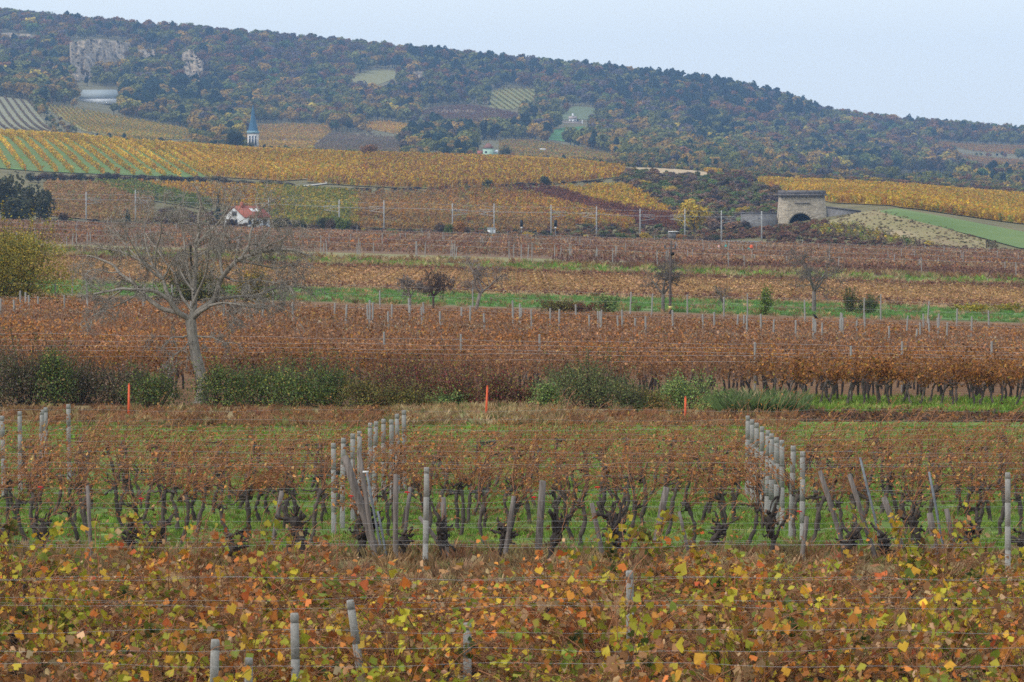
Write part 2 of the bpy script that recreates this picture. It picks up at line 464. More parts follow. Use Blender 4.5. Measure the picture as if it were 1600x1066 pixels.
def scatter(name, P, scl, tint, protos, rng, tilt=0.06, rz=None, **props):
    P = np.asarray(P); n = len(P)
    me = bpy.data.meshes.new(name)
    me.vertices.add(n); me.vertices.foreach_set('co', P.astype(np.float32).ravel())
    rot = rng.normal(0, tilt, (n, 3)); rot[:, 2] = rng.uniform(0, 2 * np.pi, n) if rz is None else rz
    def att(nm, ty, key, arr):
        a = me.attributes.new(nm, ty, 'POINT'); a.data.foreach_set(key, arr.ravel())
    att('rot', 'FLOAT_VECTOR', 'vector', rot.astype(np.float32))
    s3 = np.broadcast_to(np.asarray(scl, float).reshape(n, -1), (n, 3)) if np.ndim(scl) else np.full((n, 3), scl)
    att('scl', 'FLOAT_VECTOR', 'vector', np.ascontiguousarray(s3, dtype=np.float32))
    att('idx', 'INT', 'value', rng.integers(0, len(protos), n).astype(np.int32))
    c4 = np.ones((n, 4), np.float32); c4[:, :3] = tint
    att('tint', 'FLOAT_COLOR', 'color', c4)
    o = link(name, me, kind='stuff', **props)
    ng = bpy.data.node_groups.new(name + '_scatter', 'GeometryNodeTree')
    ng.interface.new_socket('Geometry', in_out='INPUT', socket_type='NodeSocketGeometry')
    ng.interface.new_socket('Geometry', in_out='OUTPUT', socket_type='NodeSocketGeometry')
    N, L = ng.nodes, ng.links
    gi, go = N.new('NodeGroupInput'), N.new('NodeGroupOutput')
    iop = N.new('GeometryNodeInstanceOnPoints')
    ci = N.new('GeometryNodeCollectionInfo')
    ci.inputs['Collection'].default_value = proto_collection(protos)
    ci.inputs['Separate Children'].default_value = True
    ci.inputs['Reset Children'].default_value = True
    def na(nm, ty):
        a = N.new('GeometryNodeInputNamedAttribute'); a.data_type = ty; a.inputs['Name'].default_value = nm
        return a.outputs['Attribute']
    iop.inputs['Pick Instance'].default_value = True
    L.new(gi.outputs[0], iop.inputs['Points'])
    L.new(ci.outputs[0], iop.inputs['Instance'])
    L.new(na('idx', 'INT'), iop.inputs['Instance Index'])
    L.new(na('rot', 'FLOAT_VECTOR'), iop.inputs['Rotation'])
    L.new(na('scl', 'FLOAT_VECTOR'), iop.inputs['Scale'])
    L.new(iop.outputs[0], go.inputs[0])
    md = o.modifiers.new('scatter', 'NODES'); md.node_group = ng
    return o

# ------------------------------------------------------------------ foliage prototypes
def crown_pts(rng, n, w, h, z0, lobes=11, shell=0.55):
    """points in a lumpy crown: width w, height h above z0"""
    lc = rng.normal(size=(lobes, 3)); lc /= np.linalg.norm(lc, axis=1, keepdims=True)
    lc *= rng.uniform(0.25, 0.62, (lobes, 1))
    lr = rng.uniform(0.32, 0.52, lobes)
    k = rng.integers(0, lobes, n)
    v = rng.normal(size=(n, 3)); v /= np.linalg.norm(v, axis=1, keepdims=True)
    p = lc[k] + v * (lr[k] * rng.uniform(shell, 1.0, n) )[:, None]
    p[:, 2] = np.clip(p[:, 2], -0.95, 1.2)
    crown_pts.nrm = v + 0.5 * p
    return np.stack([p[:, 0] * w / 2, p[:, 1] * w / 2, z0 + (p[:, 2] + 0.95) / 1.95 * h], -1)

def far_tree(seed, kind):
    rng = np.random.default_rng(seed)
    g = G()
    if kind == 'pine':
        C = crown_pts(rng, 260, 0.62, 0.72, 0.28, lobes=9)
        C[:, :2] *= (1.15 - 0.65 * (C[:, 2:3] - 0.28) / 0.72)
    elif kind == 'spruce':
        z = rng.uniform(0.05, 1, 200) ** 1.2
        a = rng.uniform(0, 6.28, 200); r = (1.02 - z) * 0.25 * rng.uniform(0.5, 1.1, 200)
        C = np.stack([np.cos(a) * r, np.sin(a) * r, z], -1)
    else:
        C = crown_pts(rng, 300, 0.9, 0.86, 0.14, lobes=9)
    n = len(C)
    nr = crown_pts.nrm if kind != 'spruce' else np.stack([C[:, 0], C[:, 1], np.full(n, .12)], -1)
    c = np.clip(rng.normal(1.0, 0.16, (n, 1)), 0.5, 1.6) * (1 + rng.normal(0, 0.05, (n, 3)))
    g.add(*leaves(C, rng.uniform(0.08, 0.15, n), c, rng, BLOB, nr, .35))
    V, F = tube([(0, 0, -0.1), (0.01, 0.0, 0.25), (0.0, 0.02, 0.6)], [0.03, 0.022, 0.01], 4)
    g.add(V, F, (0.5, 0.45, 0.45))
    return g.mesh('far_tree', M_LEAFI)
ROUND = [far_tree(10 + i, 'round') for i in range(6)]
PINES = [far_tree(30 + i, 'pine') for i in range(4)]
SPRUCE = [far_tree(40 + i, 'spruce') for i in range(2)]

def tuft(seed, n, h, w, spread):
    rng = np.random.default_rng(seed)
    a = rng.uniform(0, 6.28, n); r = rng.uniform(0, spread, n)
    b = np.stack([np.cos(a) * r, np.sin(a) * r, np.zeros(n)], -1)
    hh = h * rng.uniform(0.5, 1.1, n); le = rng.uniform(0.1, 0.7, n) * hh
    dr = np.stack([np.cos(a), np.sin(a), np.zeros(n)], -1); sd = np.stack([-np.sin(a + 1), np.cos(a + 1), np.zeros(n)], -1)
    V = np.stack([b - sd * w, b + sd * w, b + dr * (le * 0.4)[:, None] + sd * w * 0.7 + np.array([0, 0, 1]) * (hh * 0.65)[:, None],
                  b + dr * le[:, None] + np.array([0, 0, 1]) * (hh * 0.98)[:, None]], 1).reshape(-1, 3)
    i = np.arange(n)[:, None] * 4
    F = np.concatenate([i + np.array([[0, 1, 2]]), i + np.array([[0, 2, 3]])])
    c = np.repeat(np.clip(rng.normal(1, 0.2, (n, 1)), .5, 1.5) * np.ones((1, 3)), 4, axis=0)
    return mk_mesh('tuft', V, [F], M_LEAFI, c)
GRASS = [tuft(50 + i, 22, 0.11, 0.004, 0.11) for i in range(4)]
TALLG = [tuft(60 + i, 30, 0.36, 0.0032, 0.17) for i in range(5)]

def vclump(seed):
    """a stride of far vine row, 1 m long"""
    rng = np.random.default_rng(seed)
    n = 26
    C = np.stack([rng.uniform(-.62, .62, n), rng.normal(0, .17, n), rng.uniform(.35, 1.75, n)], -1)
    c = np.clip(rng.normal(1, .2, (n, 1)), .5, 1.6) * (1 + rng.normal(0, .07, (n, 3)))
    g = G().add(*leaves(C, rng.uniform(.24, .46, n), c, rng, BLOB))
    return g.mesh('vine_clump', M_LEAFI)
VCL = [vclump(70 + i) for i in range(5)]

# ------------------------------------------------------------------ hill fields and forest
rngF = np.random.default_rng(5)
GOLD = [(5, (0.60, 0.35, 0.025)), (3, (0.68, 0.44, 0.03)), (2, (0.48, 0.22, 0.025)), (1.3, (0.36, 0.33, 0.035))]
OCHRE = [(4, (0.46, 0.23, 0.035)), (3, (0.36, 0.16, 0.04)), (2, (0.33, 0.26, 0.05)), (1.5, (0.56, 0.34, 0.03))]
RUST = [(4, (0.22, 0.075, 0.03)), (3, (0.17, 0.06, 0.03)), (1, (0.30, 0.13, 0.03))]
TANP = [(4, (0.40, 0.24, 0.08)), (3, (0.34, 0.19, 0.065)), (1, (0.30, 0.26, 0.08))]
YGRN = [(3, (0.38, 0.31, 0.035)), (3, (0.27, 0.27, 0.035)), (2, (0.52, 0.35, 0.035)), (1, (0.16, 0.20, 0.035))]
LGRN = [(3, (0.14, 0.18, 0.03)), (2, (0.22, 0.23, 0.03))]
BROWN = [(3, (0.27, 0.17, 0.09)), (2, (0.22, 0.16, 0.09)), (1, (0.26, 0.22, 0.08))]

def field(name, top, bot, d0, d1, c1, c2, P=None, dirx=-0.17, spacing=2.6, step=0.95, hgt=1.0, fill=0.9, c3=None, rows_as_things=None, label=None, wide=1.0):
    x, d = patch(name, top, bot, c1, c2, d0, d1, c3=c3)
    if P is None: return
    dv = np.array([dirx, 1.0]); dv /= np.linalg.norm(dv); nv = np.array([dv[1], -dv[0]])
    s = x * dv[0] + d * dv[1]; t = x * nv[0] + d * nv[1]
    T = np.arange(t.min(), t.max(), spacing); S = np.arange(s.min(), s.max(), step)
    SS, TT = np.meshgrid(S, T)
    row = np.broadcast_to(np.arange(len(T))[:, None], SS.shape)
    SS = SS + rngF.normal(0, .15, SS.shape); TT2 = TT + rngF.normal(0, .07, TT.shape)
    X = SS * dv[0] + TT2 * nv[0]; D = SS * dv[1] + TT2 * nv[1]
    ok = (D > 200); X, D, row = X[ok], D[ok], row[ok]
    z = H(X, D); u, v = proj(X, D, z)
    u0 = max(top[0][0], bot[0][0]); u1 = min(top[-1][0], bot[-1][0])
    ok = (u > u0) & (u < u1) & (v > np.interp(u, *zip(*top))) & (v < np.interp(u, *zip(*bot))) & (D > d.min() - 2) & (D < d.max() + 2)
    X, D, z, row = X[ok], D[ok], z[ok], row[ok]
    keep = rngF.random(len(X)) < fill
    # thin and colour in drifts
    nz = np.sin(X * 0.045 + 2.1 * np.sin(D * 0.02)) + np.sin(D * 0.031 + X * 0.013 + 1.3)
    keep &= ~((nz < -1.1) & (rngF.random(len(X)) < 0.6))
    X, D, z, row, nz = X[keep], D[keep], z[keep], row[keep], nz[keep]
    col = pal(P, len(X), rngF, 0.14) * (1 + 0.09 * nz)[:, None]
    ang = math.atan2(dv[1], dv[0])
    n = len(X)
    scl = np.stack([rngF.uniform(.85, 1.25, n), rngF.uniform(.8, 1.3, n) * wide, rngF.uniform(.75, 1.1, n) * hgt], -1)
    if rows_as_things:
        glabel, ggroup = rows_as_things
        for r in np.unique(row):
            m = np.nonzero(row == r)[0]
            if len(m) < 60: continue
            rr = np.random.default_rng(int(r))
            per = 16
            C = np.stack([rr.uniform(-.55, .55, (len(m), per)), rr.normal(0, .3, (len(m), per)), rr.uniform(.25, 1.75, (len(m), per))], -1) * scl[m][:, None, :]
            ca, sa = math.cos(ang), math.sin(ang)
            W = np.stack([X[m][:, None] + C[..., 0] * ca - C[..., 1] * sa, D[m][:, None] + C[..., 0] * sa + C[..., 1] * ca, z[m][:, None] + C[..., 2]], -1).reshape(-1, 3)
            o0 = np.array([X[m].mean(), D[m].mean(), z[m].min()])
            cc = np.repeat(col[m], per, axis=0) * np.clip(rr.normal(1, .2, (len(W), 1)), .5, 1.6)
            g = G().add(*leaves(W - o0, rr.uniform(.3, .55, len(W)), cc, rr, BLOB))
            thing('vine_row', glabel, 'vine row', o0, ggroup, me=g.mesh('vine_row', M_LEAF))
    else:
        scatter('vine_rows', np.stack([X, D, z], -1), scl, col, VCL, rngF, tilt=0.02, rz=np.full(n, ang), label=label or 'autumn coloured vine rows covering the hillside')

field('vineyard_slope', [(-200, 195), (0, 208), (100, 214), (200, 223), (330, 233)], [(-200, 258), (0, 264), (60, 269), (150, 273), (330, 280)], 1080, 1560,
      (0.09, 0.21, 0.03), (0.14, 0.25, 0.05), GOLD, dirx=-0.17, spacing=4.6, step=0.8, wide=.85, hgt=1.1, fill=1.0, c3=(0.13, 0.17, 0.05),
      rows_as_things=('golden vine row above the dark hedge, a green strip beside it', 'golden vine rows striping the green slope'))
field('vineyard_slope', [(255, 227), (330, 232), (400, 237), (500, 241), (570, 244)], [(255, 230), (330, 277), (440, 284), (500, 280), (570, 262)], 1080, 1560, (0.26, 0.15, 0.03), (0.34, 0.20, 0.04), GOLD, spacing=2.3, label='dense golden vine rows on the crest below the church spire')
field('vineyard_slope', [(480, 284), (520, 278), (570, 262), (572, 244), (800, 251), (900, 257), (975, 265)], [(480, 286), (560, 292), (660, 296), (760, 292), (880, 288), (975, 277)], 1080, 1560,
      (0.17, 0.14, 0.05), (0.24, 0.18, 0.06), OCHRE[:2] + GOLD, dirx=-0.42, spacing=3.2, hgt=1.15, label='ochre vine rows slanting over the broad crest field')
field('vineyard_slope', [(70, 287), (150, 289), (240, 291)], [(70, 338), (150, 345), (240, 349)], 870, 1140, (0.24, 0.15, 0.06), (0.30, 0.19, 0.08), TANP, dirx=-0.45, spacing=2.6, hgt=.85, label='tan orange vine rows beside the dark trees below the hedge')
field('vineyard_slope', [(150, 288), (215, 288), (330, 318)], [(150, 289), (200, 308), (330, 330)], 870, 1140, (0.12, 0.13, 0.04), (0.17, 0.17, 0.05), LGRN, dirx=-0.45, spacing=2.3, label='strip of still green vine rows')
field('vineyard_slope', [(215, 289), (330, 292), (440, 296)], [(215, 290), (330, 318), (440, 340)], 870, 1140, (0.25, 0.16, 0.05), (0.32, 0.2, 0.06), GOLD[:1] + OCHRE, dirx=-0.45, spacing=2.6, label='orange vine rows above the white house')
field('vineyard_slope', [(400, 292), (450, 297), (560, 303)], [(400, 352), (450, 352), (560, 356)], 870, 1145, (0.18, 0.15, 0.05), (0.25, 0.19, 0.06), YGRN, dirx=-0.45, spacing=2.5, label='yellow green vine rows beside the white house')
field('vineyard_slope', [(545, 303), (640, 300), (690, 305), (850, 345), (900, 357)], [(545, 356), (700, 362), (850, 365), (900, 366)], 850, 1145, (0.19, 0.13, 0.055), (0.24, 0.17, 0.07), TANP + OCHRE[:1], dirx=-0.5, spacing=2.8, hgt=.85, label='dull tan vine rows above the railway')
field('vineyard_slope', [(660, 298), (770, 295), (800, 297), (990, 350)], [(660, 299), (700, 306), (850, 345), (990, 362)], 850, 1145, (0.22, 0.12, 0.05), (0.28, 0.16, 0.06), OCHRE, dirx=-0.5, spacing=2.5, label='orange brown vine rows above the railway signals')
field('vineyard_slope', [(780, 294), (860, 295), (930, 318), (1060, 342)], [(780, 295), (800, 298), (990, 350), (1060, 358)], 850, 1145, (0.16, 0.08, 0.04), (0.2, 0.1, 0.05), RUST, dirx=-0.5, spacing=2.5, label='rust red strip of vine rows')
field('vineyard_slope', [(862, 294), (960, 287), (1010, 305), (1062, 333)], [(862, 296), (930, 318), (1000, 335), (1062, 342)], 850, 1145, (0.19, 0.16, 0.05), (0.25, 0.2, 0.06), GOLD, dirx=-0.5, spacing=3.0, label='yellow vine rows running down beside the dark scrub')
field('vineyard_slope', [(1100, 265), (1180, 269), (1260, 275)], [(1100, 269), (1180, 275), (1260, 280)], 1180, 1580, (0.28, 0.17, 0.04), (0.36, 0.22, 0.05), GOLD, dirx=-0.3, label='thin strip of yellow vines behind the tunnel hill')
field('vineyard_slope', [(1185, 284), (1300, 288), (1400, 294), (1600, 309), (1900, 330)], [(1185, 288), (1230, 300), (1300, 318), (1390, 322), (1480, 338), (1600, 361), (1900, 392)], 900, 1500, (0.30, 0.18, 0.03), (0.38, 0.23, 0.04), GOLD, dirx=0.9, spacing=2.3, hgt=1.1, label='dense golden vineyard behind the stone tunnel portal')
patch('meadow', [(1375, 331), (1400, 327), (1480, 341), (1600, 364), (1800, 392)], [(1375, 333), (1450, 352), (1530, 372), (1600, 391), (1800, 425)], (0.10, 0.16, 0.035), (0.17, 0.22, 0.06), 800, 1000, scale=.04, c3=(0.13, 0.19, 0.05))
field('vineyard_slope', [(1270, 356), (1330, 352), (1400, 372), (1470, 388)], [(1270, 366), (1340, 378), (1400, 384), (1470, 391)], 770, 900, (0.15, 0.11, 0.05), (0.2, 0.15, 0.06), BROWN + YGRN, dirx=0.8, spacing=3.2, hgt=.7, label='thin brown green vine rows below the tunnel mound')
patch('dry_slope', [(1290, 348), (1340, 334), (1375, 330), (1460, 354), (1540, 377)], [(1290, 357), (1330, 353), (1400, 373), (1470, 387), (1540, 390)], (0.27, 0.19, 0.10), (0.36, 0.27, 0.15), 770, 950, c3=(0.24, 0.20, 0.08), scale=.08)
patch('tan_field', [(985, 263), (1060, 264), (1115, 272)], [(985, 268), (1060, 274), (1115, 276)], (0.42, 0.30, 0.17), (0.50, 0.37, 0.22), 1180, 1590)
# hill
field('hill_field', [(75, 163), (150, 176), (220, 190), (300, 205)], [(75, 172), (130, 205), (200, 219), (300, 218)], 1800, 2900, (0.26, 0.23, 0.05), (0.34, 0.27, 0.06), YGRN[:2] + GOLD[:1], spacing=3.2, label='yellow green vine rows on the slope under the grey hall')
field('hill_field', [(-150, 148), (0, 152), (45, 158), (80, 205)], [(-150, 200), (0, 208), (40, 210), (80, 211)], 1800, 2900, (0.22, 0.21, 0.12), (0.30, 0.27, 0.15), BROWN, spacing=5, fill=.6, label='pale vine rows on the upper hill')
field('hill_field', [(403, 197), (450, 195), (520, 198)], [(403, 232), (480, 237), (520, 205)], 1800, 3000, (0.22, 0.15, 0.09), (0.27, 0.19, 0.11), GOLD, dirx=0.5, spacing=7, label='gold striped vine rows behind the church')
field('hill_field', [(490, 232), (520, 208), (570, 210), (625, 217)], [(490, 236), (545, 242), (625, 240)], 1800, 3000, (0.18, 0.15, 0.09), (0.23, 0.19, 0.11), BROWN, spacing=4.5, fill=.5, label='grey brown vine rows above the crest')
field('hill_field', [(568, 193), (600, 191), (672, 200)], [(568, 201), (620, 210), (672, 216)], 1800, 3000, (0.34, 0.22, 0.05), (0.42, 0.27, 0.06), GOLD, spacing=3, label='golden vines in a small hill field')
field('hill_field', [(655, 176), (690, 167), (740, 166), (818, 180)], [(655, 178), (690, 192), (770, 200), (818, 190)], 1800, 3200, (0.22, 0.15, 0.10), (0.28, 0.19, 0.12), BROWN + RUST[:1], dirx=0.7, spacing=6, label='brown vine rows on the hill field')
field('hill_field', [(765, 146), (790, 139), (838, 140)], [(765, 170), (800, 172), (838, 158)], 1800, 3400, (0.20, 0.20, 0.07), (0.26, 0.24, 0.08), YGRN, dirx=-0.1, spacing=6, label='green yellow vine rows high on the hill')
patch('hill_meadow', [(858, 206), (880, 200), (914, 198)], [(858, 219), (890, 223), (914, 222)], (0.05, 0.15, 0.04), (0.08, 0.19, 0.05), 1800, 3200)
patch('hill_meadow', [(870, 172), (900, 167), (932, 170)], [(870, 188), (900, 187), (932, 188)], (0.12, 0.15, 0.06), (0.16, 0.18, 0.08), 1800, 3400)
patch('hill_meadow', [(548, 120), (585, 110), (622, 112)], [(548, 131), (590, 134), (622, 122)], (0.20, 0.19, 0.07), (0.25, 0.22, 0.08), 1800, 3600)
field('hill_field', [(780, 222), (830, 221), (900, 232), (960, 244)], [(780, 246), (850, 250), (900, 252), (960, 254)], 1700, 3000, (0.22, 0.18, 0.07), (0.27, 0.21, 0.08), YGRN + OCHRE, spacing=4, fill=.6, label='olive vine rows around the small white shed')
field('hill_field', [(1465, 223), (1520, 227), (1600, 230), (1900, 240)], [(1465, 226), (1520, 236), (1600, 243), (1900, 255)], 1800, 3500, (0.30, 0.20, 0.07), (0.36, 0.24, 0.08), OCHRE, dirx=.9, spacing=4, label='ochre fields under the far wooded ridge')
field('hill_field', [(1490, 240), (1540, 248), (1600, 252), (1900, 265)], [(1490, 242), (1540, 258), (1600, 278), (1900, 290)], 1800, 3500, (0.28, 0.19, 0.08), (0.34, 0.23, 0.09), OCHRE + TANP, dirx=.9, spacing=4, label='tan orange fields under the far wooded ridge')
patch('hill_meadow', [(1240, 268), (1330, 270), (1500, 274)], [(1240, 271), (1330, 275), (1500, 280)], (0.13, 0.2, 0.12), (0.17, 0.23, 0.14), 1800, 3000)

def lum(x, y, s, seed):                                   # cheap smooth noise
    r = np.random.default_rng(seed); a = np.zeros_like(x)
    for k in range(5):
        th = r.uniform(0, 6.28); f = (1.0 + 0.7 * k) / s
        a += np.sin((x * math.cos(th) + y * math.sin(th)) * f * 6.28 + r.uniform(0, 6.28)) / (1 + 0.35 * k)
    return a / 2.2

def in_poly(u, v, poly):
    c = np.zeros(u.shape, bool); n = len(poly)
    for i in range(n):
        (x0, y0), (x1, y1) = poly[i], poly[i - 1]
        if y0 == y1: continue
        c ^= ((y0 > v) != (y1 > v)) & (u < (x1 - x0) * (v - y0) / (y1 - y0) + x0)
    return c

def open_ground(u, v, D, pad):
    m = np.zeros(u.shape, bool)
    for top, bot, u0, u1, da, db in PATCH:
        if db < 1650: continue
        m |= (u > u0 - 2) & (u < u1 + 2) & (v > np.interp(u, *zip(*top)) - 1) & (v < np.interp(u, *zip(*bot)) + pad) & (D > da - 60) & (D < db + 40)
    return m
ROCKS = [[(108, 66), (150, 60), (205, 66), (205, 100), (150, 122), (112, 132)], [(282, 84), (300, 76), (322, 100), (318, 132), (288, 130)], [(0, 50), (70, 56), (75, 68), (30, 76), (0, 72)], [(210, 76), (245, 78), (245, 94), (212, 96)], [(640, 112), (664, 110), (668, 124), (645, 126)]]
BUILD = [(118, 190, 138, 168), (742, 780, 222, 252), (874, 928, 178, 202), (836, 860, 228, 242), (384, 412, 195, 245)]
sp = 8.6
yy, xx = np.mgrid[1640:4120:sp, -560:560:sp]
X = (xx + rngF.uniform(-.48, .48, xx.shape) * sp).ravel(); D = (yy + rngF.uniform(-.48, .48, yy.shape) * sp).ravel()
X = X * np.maximum(D / 2400.0, .72)
z = H(X, D); u, v = proj(X, D, z)
keep = (u > -260) & (u < 1860) & ~open_ground(u, v, D, 7)
for poly in ROCKS: keep &= ~(in_poly(u, v, [(a, b + (9 if b > 90 else 0)) for a, b in poly]) & (rngF.random(len(u)) < .95))
for a, b, c_, d_ in BUILD: keep &= ~((u > a) & (u < b) & (v > c_ - 2) & (v < d_ + 12) & (D < 3300))
low = sstep(2500, 2050, D)                                # thinner towards the village
keep &= rngF.random(len(X)) > 0.45 * low
X, D, z, u, v, low = X[keep], D[keep], z[keep], u[keep], v[keep], low[keep]
n = len(X)
n1 = lum(X, D, 260, 1); n2 = lum(X, D, 120, 2); n3 = lum(X, D, 60, 3)
ridge = np.interp(u, LU, LAY[10][1])
rel = (v - ridge)                                         # rows below the skyline
pine_mask = 0.9 * n1 + 0.7 * n2 - 0.25
for poly, w in [([(190, 150), (340, 130), (360, 185), (200, 178)], 1.6), ([(0, 60), (120, 70), (110, 150), (0, 140)], 0.9), ([(900, 112), (1260, 150), (1300, 200), (1180, 190), (900, 150)], 1.5), ([(860, 150), (1100, 165), (1140, 245), (1060, 240)], 0.8),
                ([(640, 85), (880, 108), (880, 135), (640, 110)], 1.0), ([(1060, 185), (1140, 190), (1150, 250), (1080, 250)], 1.3), ([(640, 220), (760, 215), (740, 245), (640, 240)], 1.2)]:
    pine_mask = pine_mask + .62 * w * in_poly(u, v, poly)
is_pine = (pine_mask + 0.5 * rngF.normal(size=n)) > 0.75
cols = {'rust': (0.24, 0.105, 0.03), 'brown': (0.15, 0.09, 0.04), 'ochre': (0.36, 0.22, 0.03), 'yellow': (0.52, 0.40, 0.04), 'olive': (0.18, 0.18, 0.03), 'bare': (0.14, 0.105, 0.10), 'green': (0.10, 0.16, 0.035)}
score = np.stack([0.55 + 0.9 * n2 - 0.0025 * np.maximum(rel - 40, 0) * 3 , 0.6 + 0.6 * n3 + .3 * n1, 0.35 + 0.9 * n3 + 0.012 * np.clip(rel - 40, 0, 70), -0.55 + 1.0 * n3 + 0.012 * np.clip(rel - 20, 0, 90), 0.62 - 0.9 * n2 + 0.008 * np.clip(rel - 30, 0, 80), 0.35 - 0.9 * n1 + 0.4 * n3, 0.05 - 0.7 * n1 + .5 * n2], 0) + rngF.gumbel(0, 0.27, (7, n))
base = np.array(list(cols.values()))[score.argmax(0)]
base[is_pine] = (0.020, 0.048, 0.026)
tint = base * np.clip(rngF.normal(1, .22, (n, 1)), .55, 1.7)
ht = 6.5 + 8.5 * rngF.random(n) ** 1.4 * np.where(is_pine, 1.12, 1.0) * (1 - 0.35 * low)
ht = ht * np.interp(D, [1640, 1900, 2250], [.28, .42, 1.0])
ht = np.where(open_ground(u, v, D, 34), ht * .42, ht)
P3 = np.stack([X, D, z], -1)
wd = ht * rngF.uniform(.95, 1.35, n)
S3 = np.stack([wd, wd, ht], -1)
scatter('forest', P3[~is_pine], S3[~is_pine], tint[~is_pine], ROUND, rngF, label='mixed autumn woods covering the long hill')
scatter('forest', P3[is_pine], S3[is_pine], tint[is_pine], PINES, rngF, label='dark pine stands among the autumn woods on the hill')

# individual trees and shrubs far off (each its own object)
def hue_mesh(seed, kind, P, nleaf=1100, lsize=(0.035, 0.075)):
    rng = np.random.default_rng(seed)
    g = G()
    if kind == 'spruce':
        zz_ = rng.uniform(0.03, 1, nleaf) ** 1.25; a = rng.uniform(0, 6.28, nleaf); r = (1.03 - zz_) * 0.26 * rng.uniform(.45, 1.1, nleaf)
        C = np.stack([np.cos(a) * r, np.sin(a) * r, zz_], -1)
    elif kind == 'shrub':
        C = crown_pts(rng, nleaf, 1.0, 1.0, 0.0, lobes=14)
    else:
        C = crown_pts(rng, nleaf, 0.9, 0.84, 0.17, lobes=13)
    nr = crown_pts.nrm if kind != 'spruce' else np.stack([C[:, 0], C[:, 1], np.full(nleaf, .12)], -1)
    g.add(*leaves(C, rng.uniform(*lsize, nleaf), pal(P, nleaf, rng, .16), rng, BLOB, nr, .4))
    crown = g.mesh('crown', M_LEAF)
    t = G()
    t.tube([(0, 0, -0.06), (0.012, 0.004, 0.2), (0.0, 0.015, 0.5)], [0.035, 0.025, 0.012], 5, (0.10, 0.08, 0.07))
    for k in range(5):
        a = rng.uniform(0, 6.28); q = rng.uniform(.12, .35)
        t.tube([(0, 0, q), (math.cos(a) * .13, math.sin(a) * .13, q + .14), (math.cos(a) * .24, math.sin(a) * .24, q + .34)], [.016, .011, .004], 4, (0.10, 0.08, 0.07))
    return crown, t.mesh('trunk', M_BARK)
PD = [(3, (0.025, 0.045, 0.022)), (1, (0.04, 0.055, 0.03))]
PDOL = [(3, (0.06, 0.065, 0.028)), (2, (0.09, 0.085, 0.03)), (1, (0.05, 0.05, 0.03))]
PYEL = [(3, (0.56, 0.36, 0.035)), (2, (0.44, 0.32, 0.04)), (1, (0.3, 0.26, 0.04))]
PORG = [(3, (0.30, 0.13, 0.03)), (2, (0.24, 0.10, 0.03)), (1, (0.34, 0.2, 0.03))]
PGRN = [(3, (0.10, 0.14, 0.03)), (2, (0.14, 0.18, 0.035)), (1, (0.2, 0.2, 0.04))]
PSCR = [(3, (0.10, 0.06, 0.045)), (2, (0.13, 0.08, 0.05)), (1, (0.07, 0.065, 0.03))]
POLY = [(3, (0.17, 0.145, 0.03)), (3, (0.24, 0.18, 0.03)), (2, (0.10, 0.11, 0.025)), (1, (0.30, 0.22, 0.03))]
PWIL = [(w_, tuple(1.5 * q for q in c_)) for w_, c_ in POLY]
KIND = {}
for kname, kind, P_ in [('dark', 'round', PD), ('dolive', 'round', PDOL), ('yellow', 'round', PYEL), ('orange', 'round', PORG), ('green', 'round', PGRN), ('scrub', 'shrub', PSCR), ('oshrub', 'shrub', PORG), ('dshrub', 'shrub', PDOL), ('gshrub', 'shrub', PGRN), ('yshrub', 'shrub', PYEL), ('spruce', 'spruce', PD), ('olivey', 'round', POLY)]:
    KIND[kname] = [hue_mesh(hash(kname) % 997 if False else sum(map(ord, kname)) + i, kind, P_) for i in range(2)]
rngT = np.random.default_rng(11)
def plant(name, kname, label, cat, u, vb, vt, d0, d1, wpx=None, group=None, d=None):
    """stands where the sight line through its foot (u, vb) meets the ground; height from its top row vt"""
    if d is None:
        x, d, z = ground_pt(u, vb, d0, d1)
    else:
        x = PX(u, d); z = h1(x, d)
    top = HC - (vt - HY) / F_PX * d
    h = max(top - z, 1.0)
    w = (wpx * d / F_PX) if wpx else h * 0.9
    cr, tr = KIND[kname][int(rngT.integers(0, 2))]
    o = thing(name, label, cat, (x, d, z), group, rz=rngT.uniform(0, 6.28))
    o.scale = (w, w, h)
    link('trunk' if cat == 'tree' else 'stem', tr, o); link('crown' if cat == 'tree' else 'foliage', cr, o)
    return o
# crest, terraces and railway side
for u, vb, vt, w in [(578, 245, 224, 40), (1085, 370, 308, 66), (1062, 366, 330, 26)]:
    if u < 600: plant('shrub', 'oshrub', 'round orange shrub standing alone on the golden crest', 'shrub', u, vb, vt, 1100, 1600, w)
    else: plant('autumn_tree', 'yellow', 'yellow leaved tree beside the railway mast and dark scrub' if vt < 320 else 'smaller yellow tree tucked against the yellow tree by the railway', 'tree', u, vb, vt, 760, 1100, w)
plant('shrub', 'dshrub', 'small dark shrub on the terrace edge, above the tan vines', 'shrub', 761, 294, 279, 1000, 1400, 30)
plant('shrub', 'dshrub', 'rounder dark shrub on the terrace edge, above the yellow vines', 'shrub', 850, 291, 273, 1000, 1400, 28)
for i, u in enumerate(np.linspace(45, 450, 30)):
    vb = np.interp(u, [45, 200, 330, 450], [284, 284, 287, 293]); hh = np.interp(u, [45, 330, 450], [16, 13, 9])
    plant('hedge_shrub', 'scrub' if i % 3 else 'dshrub', 'dark brown shrub in the hedge line along the terrace edge', 'shrub', u + rngT.uniform(-4, 4), vb + 1, vb - hh * rngT.uniform(.8, 1.15), 1000, 1300, rngT.uniform(20, 30), 'shrubs of the dark terrace hedge')
